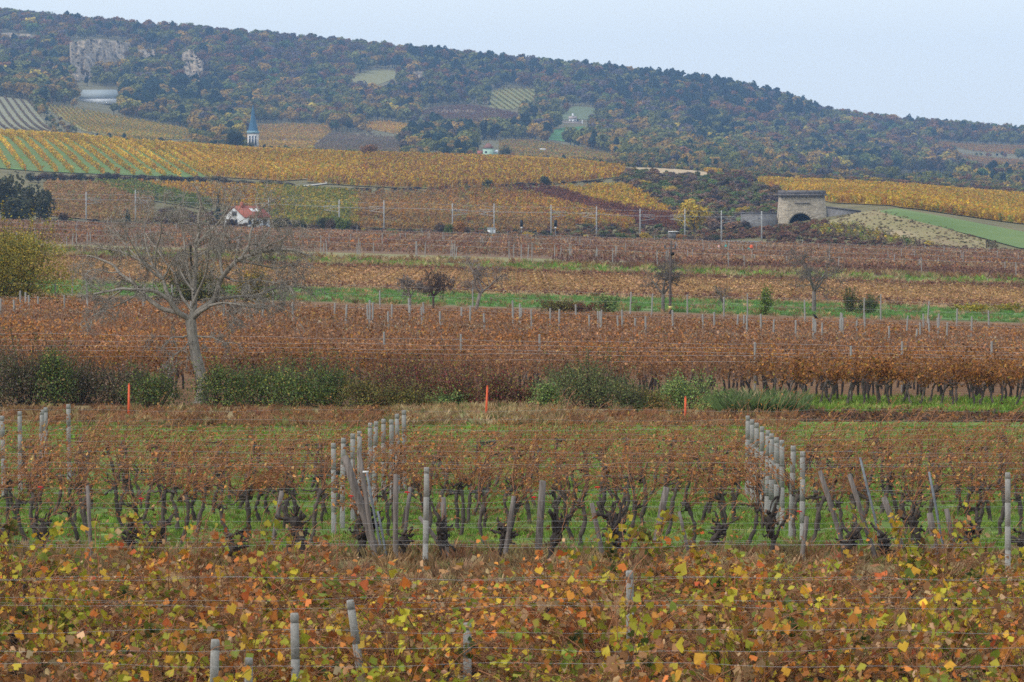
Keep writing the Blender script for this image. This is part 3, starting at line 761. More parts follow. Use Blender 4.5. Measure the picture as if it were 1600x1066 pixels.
for i, u in enumerate(np.linspace(470, 980, 26)):
    vb = np.interp(u, [470, 640, 760, 980], [297, 298, 293, 284])
    plant('hedge_shrub', 'scrub', 'low brown shrub on the terrace line between the vineyards', 'shrub', u + rngT.uniform(-6, 6), vb, vb - rngT.uniform(3, 7), 1000, 1300, rngT.uniform(16, 30), 'low shrubs along the terrace line')
for i in range(46):                                       # dark scrub between the yellow vines and the portal
    u = rngT.uniform(985, 1212); lo = np.interp(u, [985, 1060, 1110, 1212], [288, 345, 368, 352]); hi = np.interp(u, [985, 1060, 1130, 1212], [276, 290, 300, 308])
    vb = rngT.uniform(hi + 8, lo)
    plant('scrub_bush', ['scrub', 'scrub', 'dshrub', 'scrub', 'yshrub', 'dshrub'][i % 6] if i % 18 else 'gshrub', 'wild bush in the dark scrub beside the stone tunnel portal', 'bush', u, vb, vb - rngT.uniform(10, 20), 780, 1300, rngT.uniform(20, 40), 'bushes of the scrub beside the tunnel')
for i, u in enumerate(np.linspace(1195, 1600, 34)):       # brown hedge above the golden field
    vb = np.interp(u, [1195, 1300, 1400, 1600], [284, 287, 294, 310])
    plant('hedge_shrub', ['scrub', 'oshrub', 'scrub', 'dshrub', 'yshrub'][i % 5], 'shrub of the brown hedge behind the golden vineyard', 'shrub', u + rngT.uniform(-4, 4), vb - 1, vb - rngT.uniform(9, 16), 1150, 1600, rngT.uniform(18, 32), 'shrubs behind the golden vineyard')
for i, u in enumerate(np.linspace(490, 1130, 52)):        # railway side
    vb = np.interp(u, [490, 800, 1130], [368, 376, 382])
    big = u < 560 or 690 < u < 730
    k = ['scrub', 'dshrub', 'scrub', 'gshrub', 'oshrub', 'scrub', 'yshrub'][i % 7]
    plant('trackside_shrub', k, 'low shrub in the belt along the railway line', 'shrub', u + rngT.uniform(-5, 5), vb - rngT.uniform(0, 5), vb - (rngT.uniform(22, 34) if big else rngT.uniform(9, 19)), 700, 830, rngT.uniform(20, 36), 'shrubs along the railway')
for i, u in enumerate(np.linspace(70, 480, 30)):
    vb = np.interp(u, [70, 480], [352, 367])
    k = ['scrub', 'dshrub', 'scrub', 'oshrub', 'scrub'][i % 5]
    plant('trackside_shrub', k, 'low shrub in the belt along the railway line', 'shrub', u + rngT.uniform(-5, 5), vb, vb - rngT.uniform(6, 13), 700, 830, rngT.uniform(18, 30), 'shrubs along the railway')
for u, vb, vt, w in [(12, 350, 262, 80), (45, 350, 280, 66), (72, 351, 290, 46), (-30, 350, 255, 90), (25, 352, 300, 80)]:
    plant('dark_tree', 'dshrub', 'dark olive tree in the clump beside the railway', 'tree', u, vb, vt, 760, 900, w, 'dark trees by the railway')
plant('conifer', 'spruce', 'small dark conifer beside the railway mast', 'tree', 200, 354, 327, 740, 850, 30)
plant('conifer', 'spruce', 'tall narrow conifer against the white house', 'tree', 341, 356, 304, 740, 850, 24)
for u, vb, vt, w in [(360, 362, 338, 34), (330, 362, 335, 30), (300, 360, 336, 40), (440, 364, 338, 36), (470, 365, 340, 36), (374, 363, 347, 26), (394, 363, 351, 22), (414, 364, 349, 24), (384, 364, 345, 18), (520, 366, 335, 30), (545, 367, 338, 34), (100, 352, 328, 22)]:
    plant('garden_shrub', 'scrub' if u < 430 else ('gshrub' if u > 500 else 'dshrub'), 'brown shrub growing around the white house by the railway' if u < 500 else 'green shrub by the railway beyond the white house', 'shrub', u, vb, vt, 700, 800, w, 'garden shrubs near the white house' if u < 500 else 'green shrubs by the railway')
def undergrowth(label, top, bot, d0, d1, P, n_px, hpx, protos=None):
    """low wild growth over ground that is no field"""
    u0, u1 = top[0][0], top[-1][0]
    n = int(n_px)
    u = rngT.uniform(u0, u1, n); a = np.interp(u, *zip(*top)); b = np.interp(u, *zip(*bot)); v = a + (b - a) * rngT.random(n)
    x, d = hit(u, v, d0, d1); ok = d < d1 * .995; x, d = x[ok], d[ok]; n = len(x)
    h = rngT.uniform(*hpx, n); w = h * rngT.uniform(1.0, 1.9, n)
    scatter('undergrowth', np.stack([x, d, H(x, d) - h * .12], -1), np.stack([w, w, h], -1), pal(P, n, rngT, .2), protos or ROUND, rngT, label=label)
USCR = [(3, (0.20, 0.125, 0.085)), (2, (0.25, 0.14, 0.07)), (3, (0.17, 0.165, 0.055)), (2, (0.14, 0.19, 0.05)), (1, (0.24, 0.16, 0.04)), (1, (0.10, 0.07, 0.065))]
URST = [(3, (0.24, 0.11, 0.05)), (2, (0.20, 0.085, 0.045)), (2, (0.26, 0.17, 0.08)), (1, (0.13, 0.12, 0.05))]
UDRY = [(3, (0.27, 0.19, 0.09)), (2, (0.22, 0.15, 0.07)), (1.5, (0.19, 0.17, 0.06))]
undergrowth('dark brown scrub filling the slope beside the tunnel portal', [(975, 272), (1060, 277), (1120, 280), (1216, 300)], [(975, 286), (1060, 340), (1120, 366), (1216, 352)], 850, 1500, USCR, 900, (1.5, 3.6))
undergrowth('rusty weeds on the railway bank before the tunnel', [(1085, 368), (1160, 360), (1216, 352), (1290, 348)], [(1085, 378), (1160, 374), (1230, 374), (1290, 366)], 730, 880, URST, 500, (.6, 1.6))
undergrowth('scrub on the flat between the crest fields', [(1110, 273), (1190, 276), (1300, 279), (1600, 300), (1800, 316)], [(1110, 284), (1190, 286), (1300, 287), (1600, 309), (1800, 326)], 1180, 1620, USCR + URST, 700, (1.2, 3.4))
undergrowth('dry tan tussocks over the mound beside the portal', [(1255, 352), (1340, 333), (1380, 329), (1460, 352), (1560, 380)], [(1255, 366), (1330, 358), (1400, 374), (1470, 388), (1560, 396)], 760, 960, UDRY, 900, (.3, .65))
undergrowth('rusty scrub at the foot of the mound', [(1200, 368), (1300, 366), (1400, 385), (1700, 400)], [(1200, 384), (1300, 388), (1400, 394), (1700, 412)], 700, 840, URST, 700, (.5, 1.3))
undergrowth('brown scrub belt along the railway', [(-60, 344), (100, 348), (480, 360), (800, 369), (1100, 376)], [(-60, 356), (100, 360), (480, 371), (800, 380), (1100, 388)], 690, 830, USCR + URST + UDRY, 1500, (.5, 1.7))
undergrowth('dry weeds and scrub on the trackside slope', [(700, 356), (860, 352), (1000, 352), (1110, 352)], [(700, 372), (860, 376), (1000, 378), (1110, 380)], 790, 920, USCR + URST + UDRY, 700, (.5, 1.8))
undergrowth('mixed scrub around the white house', [(240, 320), (330, 330), (400, 340), (450, 350)], [(240, 350), (330, 356), (400, 362), (450, 364)], 800, 960, USCR + URST + [(2, (.2, .18, .05))], 500, (1.0, 2.6))
# village edge and notable hill trees
for u, vb, vt, k in [(366, 240, 200, 'dark'), (374, 240, 218, 'dark'), (392, 243, 222, 'dolive'), (380, 240, 222, 'olivey'), (405, 176, 160, 'yellow'), (190, 178, 152, 'yellow'), (850, 140, 118, 'orange'), (1075, 150, 128, 'orange'), (700, 250, 226, 'dark'), (722, 252, 230, 'dark'), (790, 252, 228, 'dolive'), (735, 252, 234, 'orange'), (800, 252, 236, 'orange'), (815, 252, 240, 'green'), (765, 165, 157, 'spruce'), (885, 178, 160, 'orange'), (880, 168, 150, 'yellow'),
                     (970, 240, 216, 'orange'), (1130, 262, 250, 'olivey'), (1160, 262, 245, 'yellow'), (1290, 268, 244, 'olivey'), (1330, 268, 240, 'olivey'), (1350, 270, 236, 'green'), (1385, 270, 246, 'orange'), (1400, 270, 232, 'green'), (1420, 272, 240, 'olivey'), (1440, 272, 248, 'dolive'), (1485, 272, 250, 'olivey'), (1510, 274, 252, 'green'), (1530, 276, 254, 'dolive'), (1470, 268, 246, 'dolive')]:
    plant({'dark': 'dark_tree', 'dolive': 'olive_tree', 'olivey': 'ochre_tree', 'yellow': 'yellow_tree', 'orange': 'orange_tree', 'green': 'green_tree', 'spruce': 'conifer'}[k], k,
          {'dark': 'dark evergreen tree at the edge of the village woods', 'dolive': 'dull olive tree at the foot of the wooded hill', 'olivey': 'ochre green tree at the foot of the wooded hill', 'yellow': 'bright yellow tree among the darker woods', 'orange': 'rusty orange tree on the hill slope', 'green': 'pale green tree at the foot of the wooded hill', 'spruce': 'single dark conifer on the edge of a hill field'}[k], 'tree', u, vb, vt, 1780, 3700, (vb - vt) * 1.05, 'trees standing out of the hill woods (%s)' % {'dark': 'evergreen', 'dolive': 'olive', 'olivey': 'ochre', 'yellow': 'yellow', 'orange': 'orange', 'green': 'green', 'spruce': 'conifer'}[k])

# rock faces of the old quarry
def rock_face(poly, seed, label):
    """broken rock standing out of the hillside: its outline comes from the picture, its distance from the ground at its foot"""
    rng = np.random.default_rng(seed)
    P = np.array(poly, float)
    u0, u1, v0, v1 = P[:, 0].min(), P[:, 0].max(), P[:, 1].min(), P[:, 1].max()
    x, d, z = ground_pt((u0 + u1) / 2, v1, 1900)
    st = 2.2
    ug, vg = np.meshgrid(np.arange(u0, u1 + st, st), np.arange(v0, v1 + st, st))
    ins = in_poly(ug.ravel(), vg.ravel(), poly).reshape(ug.shape)
    # distance of the face: foot at the ground, leaning back up the hill, broken into buttresses
    gx, gd = hit(ug.ravel(), vg.ravel(), 1900); gd = gd.reshape(ug.shape)
    rough = 16 * lum(ug, vg * 0.25, 20, seed) + 9 * np.abs(lum(ug, vg * .5, 8, seed + 1)) + rng.normal(0, 2.2, ug.shape)
    vin = np.where(ins, vg, -1e9); foot = gd[vin.argmax(0), np.arange(ug.shape[1])][None]
    dd = foot + .32 * (gd - foot) - 6 + rough
    back = gd + 25
    X = PX(ug, dd); Z = HC - (vg - HY) / F_PX * dd
    n = ug.size; w = ug.shape[1]
    i, j = np.meshgrid(np.arange(ug.shape[0] - 1), np.arange(w - 1), indexing='ij')
    q = np.stack([i * w + j, (i + 1) * w + j, (i + 1) * w + j + 1, i * w + j + 1], -1)
    ok = ins[:-1, :-1] & ins[1:, :-1] & ins[:-1, 1:] & ins[1:, 1:]
    F = q[ok]
    V = np.stack([X, dd, Z], -1).reshape(-1, 3)
    # thickness: a buried back sheet
    Vb = np.stack([PX(ug, back), back, HC - (vg - HY) / F_PX * back - 4], -1).reshape(-1, 3)
    e = {}
    for f in F:
        for a, b in zip(f, np.roll(f, -1)):
            e[(a, b)] = 1
    rim = [(a, b) for (a, b) in e if (b, a) not in e]
    Fr = np.array([(b, a, a + n, b + n) for a, b in rim])
    Fb = F[:, ::-1] + n
    c = np.array([V[:, 0].mean(), V[:, 1].mean(), V[:, 2].min()])
    me = mk_mesh('rock_face', np.concatenate([V, Vb]) - c, [F, Fr, Fb], M_ROCK)
    thing('rock_face', label, 'rock', c, me=me)
for k, (poly, lab) in enumerate(zip(ROCKS, ['broad tan quarry face above the grey roofed hall', 'narrow pointed grey crag beyond the quarry face', 'tan rock outcrop high under the skyline woods', 'small rock outcrop between the quarry face and the crag', 'small pale outcrop beside the hill meadow'])):
    rock_face(poly, 90 + k, lab)

# ------------------------------------------------------------------ buildings
def part(parent, name, g, mat, smooth=False, **pr):
    return link(name, g.mesh(name, mat, smooth), parent, **pr)

def prism_roof(g, x0, x1, y0, y1, z0, h, hip=0.0, along='x', over=0.3):
    x0 -= over; x1 += over; y0 -= over; y1 += over
    if along == 'x':
        ym = (y0 + y1) / 2
        V = [(x0, y0, z0), (x1, y0, z0), (x1, y1, z0), (x0, y1, z0), (x0 + hip, ym, z0 + h), (x1 - hip, ym, z0 + h)]
        F4 = [(0, 1, 5, 4), (2, 3, 4, 5), (0, 3, 2, 1)]; F3 = [(3, 0, 4), (1, 2, 5)]
    else:
        xm = (x0 + x1) / 2
        V = [(x0, y0, z0), (x1, y0, z0), (x1, y1, z0), (x0, y1, z0), (xm, y0 + hip, z0 + h), (xm, y1 - hip, z0 + h)]
        F4 = [(1, 2, 5, 4), (3, 0, 4, 5), (0, 3, 2, 1)]; F3 = [(0, 1, 4), (2, 3, 5)]
    g.add(V, [np.array(F4), np.array(F3)])
    return g

# stone tunnel portal
d = 886.0
xa, xb = PX(1214, d), PX(1294, d)
zt = HC - (306 - HY) / F_PX * d; zb = HC - (372 - HY) / F_PX * d
Wd = xb - xa; hh = zt - zb; xm = (xa + xb) / 2
portal = thing('tunnel_portal', 'battered stone railway tunnel portal with dark arch and heavy coping', 'tunnel portal', (xm, d, zb))
def portal_mesh():
    g = G(); bt = 0.75                                    # batter
    ax = PX(1251, d) - xm; r = 2.7; zs = HC - (352 - HY) / F_PX * d - zb
    def outer(x, z):                                      # clamp to the tapering outline
        w = Wd / 2 - bt * z / hh
        return np.clip(x, -w, w), z
    arch = [(ax + r, 0)] + [(ax + r * math.cos(t), zs + r * math.sin(t)) for t in np.linspace(0, math.pi, 17)] + [(ax - r, 0)]
    yf = lambda z: 0.5 * z / hh
    n = len(arch); wt = Wd / 2 - bt
    V = [(x, yf(z), z) for x, z in arch] + [(x, yf(hh), hh) for x, z in arch]
    F = [(k, n + k, n + k + 1, k + 1) for k in range(1, n - 2)]
    b = len(V)
    V += [(Wd / 2, 0, 0), (wt, yf(hh), hh), (-Wd / 2, 0, 0), (-wt, yf(hh), hh), (Wd / 2, 6, 0), (wt, 6, hh), (-Wd / 2, 6, 0), (-wt, 6, hh)]
    F += [(0, b, b + 1, n + 1), (n - 1, 2 * n - 2, b + 3, b + 2), (b, b + 4, b + 5, b + 1), (b + 2, b + 3, b + 7, b + 6), (b + 1, b + 5, b + 7, b + 3)]
    g.add(V, np.array(F))
    g.add([V[0], V[1], V[n + 1]], [np.array([(0, 1, 2)])]); g.add([V[n - 1], V[2 * n - 2], V[n - 2]], [np.array([(0, 1, 2)])])
    return g, arch
gp, arch = portal_mesh()
part(portal, 'wall', gp, M_STONE)
g = G(); n = len(arch)
V = [(x, 0.1, z) for x, z in arch] + [(x, 16.0, z) for x, z in arch]
g.add(V, np.array([(k + 1, k, n + k, n + k + 1) for k in range(n - 1)])); g.add([(x, 15.9, z) for x, z in arch], [np.array([(0, k, k + 1) for k in range(1, n - 1)])])
part(portal, 'tunnel_lining', g, M_DARK)
for k in range(1, len(arch) - 2):                         # voussoirs round the arch
    (x0, z0), (x1, z1) = arch[k], arch[k + 1]
    ax = PX(1251, d) - xm; zs_ = HC - (352 - HY) / F_PX * d - zb
    def ex(x, z, f): return ax + (x - ax) * f, zs_ + (z - zs_) * f
    a, b, c_, e_ = (x0, z0), (x1, z1), ex(x1, z1, 1.22), ex(x0, z0, 1.22)
    s_ = .985
    g = G(); mx_, mz_ = (a[0] + c_[0]) / 2, (a[1] + c_[1]) / 2
    q = [(mx_ + (p[0] - mx_) * s_, mz_ + (p[1] - mz_) * s_) for p in (a, b, c_, e_)]
    V = [(p[0], -0.12, p[1]) for p in q] + [(p[0], 0.3, p[1]) for p in q]
    g.add(V, np.array([(0, 1, 2, 3), (4, 7, 6, 5), (0, 4, 5, 1), (1, 5, 6, 2), (2, 6, 7, 3), (3, 7, 4, 0)]))
    part(portal, 'arch_stone', g, M_STONE)
wt = Wd / 2 - .75
g = G().box(-wt - .45, wt + .45, -0.25, 6.3, hh + .02, hh + .42, taper=.03)
part(portal, 'cornice', g, M_DSTONE)
g = G().box(-wt - .2, wt + .2, 0.0, 6.0, hh + .44, hh + 1.25, taper=.06)
part(portal, 'parapet', g, M_DSTONE)
for k in range(11):
    xk = -wt + (k + .5) * 2 * wt / 11
    part(portal, 'corbel', G().box(xk - .2, xk + .2, 0.02, .5, hh - .42, hh - .01, taper=.04), M_DSTONE)
part(portal, 'string_course', G().box(-1.9, 1.7, 0.02, .5, hh - 1.75, hh - 1.62), M_DSTONE)
g = G()
wl = thing('wing_wall', 'low grey retaining wall running out from the uphill side of the tunnel portal', 'wall', (xb + .05, d + .6, zb))
x2 = PX(1345, d) - xb
g.add([(0, 0, 0), (x2, 0, 1.5), (x2, 0, HC - (331 - HY) / F_PX * d - zb), (-.4, 0, HC - (324 - HY) / F_PX * d - zb), (0, 1.2, 0), (x2, 1.2, 1.5), (x2, 1.2, HC - (331 - HY) / F_PX * d - zb), (-.4, 1.2, HC - (324 - HY) / F_PX * d - zb)],
      np.array([(0, 1, 2, 3), (5, 4, 7, 6), (3, 2, 6, 7), (1, 5, 6, 2), (4, 0, 3, 7)]))
part(wl, 'masonry', g, M_GWALL)
part(wl, 'coping', G().add([(-.5, -.15, HC - (324 - HY) / F_PX * d - zb + .01), (x2, -.15, HC - (331 - HY) / F_PX * d - zb + .01), (x2, 1.35, HC - (331 - HY) / F_PX * d - zb + .01), (-.5, 1.35, HC - (324 - HY) / F_PX * d - zb + .01),
                            (-.5, -.15, HC - (324 - HY) / F_PX * d - zb + .3), (x2, -.15, HC - (331 - HY) / F_PX * d - zb + .3), (x2, 1.35, HC - (331 - HY) / F_PX * d - zb + .3), (-.5, 1.35, HC - (324 - HY) / F_PX * d - zb + .3)],
                           np.array([(0, 3, 2, 1), (4, 5, 6, 7), (0, 1, 5, 4), (1, 2, 6, 5), (2, 3, 7, 6), (3, 0, 4, 7)])), M_DSTONE)
wl = thing('wing_wall', 'grey retaining wall between the tunnel portal and the dark scrub', 'wall', (PX(1158, d), d + .6, zb))
x2 = xa - PX(1158, d) - .02; z1 = HC - (333 - HY) / F_PX * d - zb
part(wl, 'masonry', G().box(0, x2, 0, 1.2, 0, z1), M_GWALL)
part(wl, 'coping', G().box(-.1, x2, -.15, 1.35, z1 + .01, z1 + .25), M_DSTONE)

# white house by the railway
d = 770.0
xh = PX(350, d); zh = h1(PX(385, d), d)
S_ = d / F_PX
house = thing('house', 'small white house with red tiled roof and skylights behind the bare walnut', 'house', (xh, d, zh), rz=0)
w1 = 29 * S_ * 1.15; w2 = 38 * S_; ev = (HC - (339 - HY) / F_PX * d) - zh; rg = (HC - (323 - HY) / F_PX * d) - zh
L1 = 5.2
# rotated body: gable wall towards the lower bank, long side towards the house drive
Vb = lambda x, y, z: (x, y, z)
A, B, C_, D_ = (0, 0), (w1, -1.6), (w1 + w2, 1.2), (w2, 2.8)
g = G(); mid = ((A[0] + B[0]) / 2, (A[1] + B[1]) / 2); mid2 = ((D_[0] + C_[0]) / 2, (D_[1] + C_[1]) / 2)
g.add([(*A, 0), (*B, 0), (*C_, 0), (*D_, 0), (*A, ev), (*B, ev), (*C_, ev), (*D_, ev), (*mid, rg - .15), (*mid2, rg - .15)],
      [np.array([(0, 1, 5, 4), (1, 2, 6, 5), (2, 3, 7, 6), (3, 0, 4, 7)]), np.array([(4, 5, 8), (6, 7, 9)])])
part(house, 'wall', g, M_WHITE)
def lerp(a, b, t): return (a[0] + (b[0] - a[0]) * t, a[1] + (b[1] - a[1]) * t)
r0 = lerp(mid, mid2, -.05); r1 = lerp(mid, mid2, 1.04)
b0, b1 = lerp(B, C_, -.05), lerp(B, C_, 1.04); a0, a1 = lerp(A, D_, -.05), lerp(A, D_, 1.04)
def outw(p, q, f): return (q[0] + (p[0] - q[0]) * f, q[1] + (p[1] - q[1]) * f)
b0, b1, a0, a1 = outw(b0, r0, 1.1), outw(b1, r1, 1.1), outw(a0, r0, 1.1), outw(a1, r1, 1.1)
dzr = (rg - ev) * .1
g = G()
for th_ in (0,):
    V = [(*b0, ev - dzr), (*b1, ev - dzr), (*r1, rg), (*r0, rg), (*a0, ev - dzr), (*a1, ev - dzr)]
    V2 = [(x, y, z + .18) for x, y, z in V]
    g.add(V + V2, np.array([(3, 2, 1, 0), (5, 2, 3, 4), (6, 7, 8, 9), (10, 9, 8, 11), (0, 1, 7, 6), (4, 10, 11, 5), (0, 6, 9, 3), (3, 9, 10, 4), (1, 2, 8, 7), (2, 5, 11, 8)]))
roof = part(house, 'roof', g, M_REDTILE)
def on_roof(t, s): 
    p = lerp(b0, b1, t); q = lerp(r0, r1, t)
    return (p[0] + (q[0] - p[0]) * s, p[1] + (q[1] - p[1]) * s, ev - dzr + (rg - ev + dzr) * s + .25)
for t in (.48, .66):
    g = G(); c4 = [on_roof(t, .5), on_roof(t + .13, .5), on_roof(t + .13, .75), on_roof(t, .75)]
    g.add(c4 + [(x, y, z - .2) for x, y, z in c4], np.array([(0, 1, 2, 3), (0, 4, 5, 1), (1, 5, 6, 2), (2, 6, 7, 3), (3, 7, 4, 0)]))
    part(roof, 'skylight', g, M_WHITE)
p = on_roof(.3, .95); part(roof, 'chimney', G().box(p[0] - .3, p[0] + .3, p[1] - .3, p[1] + .3, p[2] - .6, p[2] + .8), M_REDTILE)
for (E0, E1, ts) in ((A, B, (.3, .6)), (B, C_, (.2, .5, .8))):
    nx, ny = (E1[1] - E0[1]), -(E1[0] - E0[0]); l = math.hypot(nx, ny); nx /= l; ny /= l
    for t in ts:
        p, q = lerp(E0, E1, t - .06), lerp(E0, E1, t + .06)
        z0_ = ev * .42
        g = G().add([(p[0] + nx * .03, p[1] + ny * .03, z0_), (q[0] + nx * .03, q[1] + ny * .03, z0_), (q[0] + nx * .03, q[1] + ny * .03, z0_ + 1.1), (p[0] + nx * .03, p[1] + ny * .03, z0_ + 1.1)], np.array([(0, 1, 2, 3)]))
        wn = part(house, 'window', g, M_GLASS)
        part(wn, 'sill', G().box(min(p[0], q[0]) + nx * .1, max(p[0], q[0]) + nx * .1, min(p[1], q[1]) + ny * .1 - .05, max(p[1], q[1]) + ny * .1 + .05, z0_ - .12, z0_ - .02), M_WHITE)
mg = (mid[0], mid[1])
part(house, 'attic_window', G().box(mg[0] - .45, mg[0] + .45, mg[1] - .3, mg[1] + .1, ev + .3, ev + 1.1), M_GLASS)

# church spire beyond the crest
d = 1905.0
xc = PX(396, d); zg = h1(xc, d); S_ = d / F_PX
Zv = lambda v: HC - (v - HY) * S_ - zg
church = thing('church_tower', 'cream church tower with slender dark blue green spire', 'church', (xc, d, zg))
hw = 8.3 * S_
part(church, 'wall', G().box(-hw, hw, -hw, hw, 0, Zv(209)), M_CREAM)
part(church, 'cornice', G().box(-hw * 1.12, hw * 1.12, -hw * 1.12, hw * 1.12, Zv(209) + .01, Zv(205)), M_TEALTRIM)
g = G(); zt_ = Zv(204.9); n = 8
ring = [(hw * 1.02 * math.cos(a), hw * 1.02 * math.sin(a), zt_) for a in np.arange(8) * math.pi / 4 + math.pi / 8]
ring2 = [(x * .62, y * .62, Zv(192)) for x, y, z in ring]
ring3 = [(x * .06, y * .06, Zv(164)) for x, y, z in ring]
g.add(ring + ring2 + ring3, [np.array([(k, (k + 1) % 8, 8 + (k + 1) % 8, 8 + k) for k in range(8)] + [(8 + k, 8 + (k + 1) % 8, 16 + (k + 1) % 8, 16 + k) for k in range(8)])])
sp_ = part(church, 'spire', g, M_COPPER)
part(sp_, 'cross', G().box(-.08, .08, -.08, .08, Zv(164.2), Zv(159.5)).box(-.5, .5, -.07, .07, Zv(161.6), Zv(161)), M_BLACK)
for s in (-1, 0, 1):
    x0 = s * hw * .55
    wn = part(church, 'window', G().box(x0 - .42, x0 + .42, -hw - .04, -hw + .3, Zv(228), Zv(213)), M_GLASS)
    part(wn, 'frame', G().box(x0 - .62, x0 - .43, -hw - .1, -hw + .1, Zv(228), Zv(213)).box(x0 + .43, x0 + .62, -hw - .1, -hw + .1, Zv(228), Zv(213)).box(x0 - .62, x0 + .62, -hw - .1, -hw + .1, Zv(213) + .01, Zv(211.6)), M_WHITE)
barn = thing('long_barn', 'long low slate roofed building half hidden behind the golden crest', 'building', (PX(408, d), d + 6, zg))
part(barn, 'wall', G().box(0, 40 * S_, 0, 7, 0, Zv(236)), M_CREAM)
part(barn, 'roof', prism_roof(G(), 0, 40 * S_, 0, 7, Zv(236) + .01, 1.5), flat_mat('purple_slate', (0.10, 0.09, 0.14)))

# mint villa
d = 1850.0; S_ = d / F_PX; xc = PX(763, d); zg = h1(xc, d)
Zv = lambda v: HC - (v - HY) * S_ - zg
villa = thing('villa', 'pale mint villa with steep brown pyramid roof at the wood edge', 'house', (xc, d, zg))
hw = 8.2 * S_
part(villa, 'wall', G().box(-hw, hw, -hw, hw, 0, Zv(232)), M_MINT)
part(villa, 'roof', prism_roof(G(), -hw, hw, -hw, hw, Zv(232) + .01, Zv(224) - Zv(232), hip=hw * .85), rough_mat('brown_tile', (0.2, 0.10, 0.08), (0.28, 0.15, 0.12), scale=2, bump=.3))
for s, vv_ in ((-.45, 238), (.45, 244), (-.45, 244.5)):
    part(villa, 'window', G().box(s * hw - .5, s * hw + .5, -hw - .05, -hw + .2, Zv(vv_ + 1.6), Zv(vv_ - 1.6)), M_GLASS)
ann = part(villa, 'annex', G().box(-hw - 8 * S_, -hw - .02, -hw * .4, hw, 0, Zv(241)), M_WHITE)
part(ann, 'annex_roof', prism_roof(G(), -hw - 8 * S_, -hw - .35, -hw * .4, hw, Zv(241) + .01, 1.6), M_REDTILE)
ann = part(villa, 'annex', G().box(hw + .02, hw + 6 * S_, -hw * .4, hw, 0, Zv(239)), M_MINT)
part(ann, 'annex_roof', prism_roof(G(), hw + .35, hw + 6 * S_, -hw * .4, hw, Zv(239) + .01, 1.4), M_WHITE)
# shed, chapel, hall, far houses
def simple_house(name, label, cat, u, vb, wpx, vt, vr, d0, wall, roofm, depth=6, hip=0, win=2):
    x, d, z = ground_pt(u, vb, d0)
    S_ = d / F_PX; w = wpx * S_ / 2
    he = (vb - vt) * S_; hr = (vt - vr) * S_
    o = thing(name, label, cat, (x, d + depth / 2, z - .4))
    part(o, 'wall', G().box(-w, w, -depth / 2, depth / 2, 0, he + .4), wall)
    part(o, 'roof', prism_roof(G(), -w, w, -depth / 2, depth / 2, he + .41, hr, hip=hip), roofm)
    for k in range(win):
        xk = -w + (k + .5) * 2 * w / win
        part(o, 'window', G().box(xk - w * .16, xk + w * .16, -depth / 2 - .04, -depth / 2 + .1, he * .45 + .4, he * .8 + .4), M_GLASS)
    return o
simple_house('shed', 'tiny white roofed shed alone in the olive hill field', 'shed', 848, 238, 8, 236, 232.5, 1800, M_REDTILE, M_WHITE, 3)
simple_house('farm_building', 'wide grey sheet roofed hall below the quarry face', 'building', 154, 162, 58, 154, 140, 1900, M_WHITE, M_GREYROOF, 22, hip=1.5, win=0)
ch = simple_house('chapel', 'little white chapel on a walled terrace above the green meadow', 'chapel', 895, 192, 12, 186, 182, 2000, M_WHITE, M_PINKST, 5)
x, d, z = ground_pt(895, 192, 2000); S_ = d / F_PX
part(ch, 'turret', G().box(-.9, .9, -.9, .9, (192 - 182) * S_, (192 - 177) * S_, taper=.2), M_WHITE)
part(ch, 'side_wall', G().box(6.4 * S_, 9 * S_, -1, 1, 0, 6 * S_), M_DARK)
tw = thing('terrace_wall', 'pinkish stone terrace wall under the little chapel', 'wall', (x, d - 6, z - 3.5))
part(tw, 'masonry', G().box(-25 * S_, 15 * S_, -.5, .5, 0, 4.2), M_PINKST)
part(tw, 'coping', G().box(-25.2 * S_, 15.2 * S_, -.65, .65, 4.21, 4.5), M_STONE)
part(tw, 'pillar', G().box(13.8 * S_, 15 * S_, -.8, -.52, 0, 5.5), M_WHITE)
simple_house('long_white_building', 'long low white building far behind the golden vineyard', 'building', 1525, 285.5, 40, 283.5, 281.5, 1700, M_WHITE, M_GREYROOF, 8, win=4)
simple_house('small_house', 'small white house with red roof in the far hedge', 'house', 1578, 297, 12, 294, 291, 1560, M_WHITE, M_REDTILE, 6)
simple_house('red_roof_house', 'red roof just showing over the golden crest', 'house', 900, 254, 12, 252.2, 250, 1700, M_WHITE, M_REDTILE, 6)
simple_house('farm_hut', 'small white hut among the upper hill trees', 'hut', 829, 205, 5, 203.5, 202, 1900, M_WHITE, M_WHITE, 3, win=1)

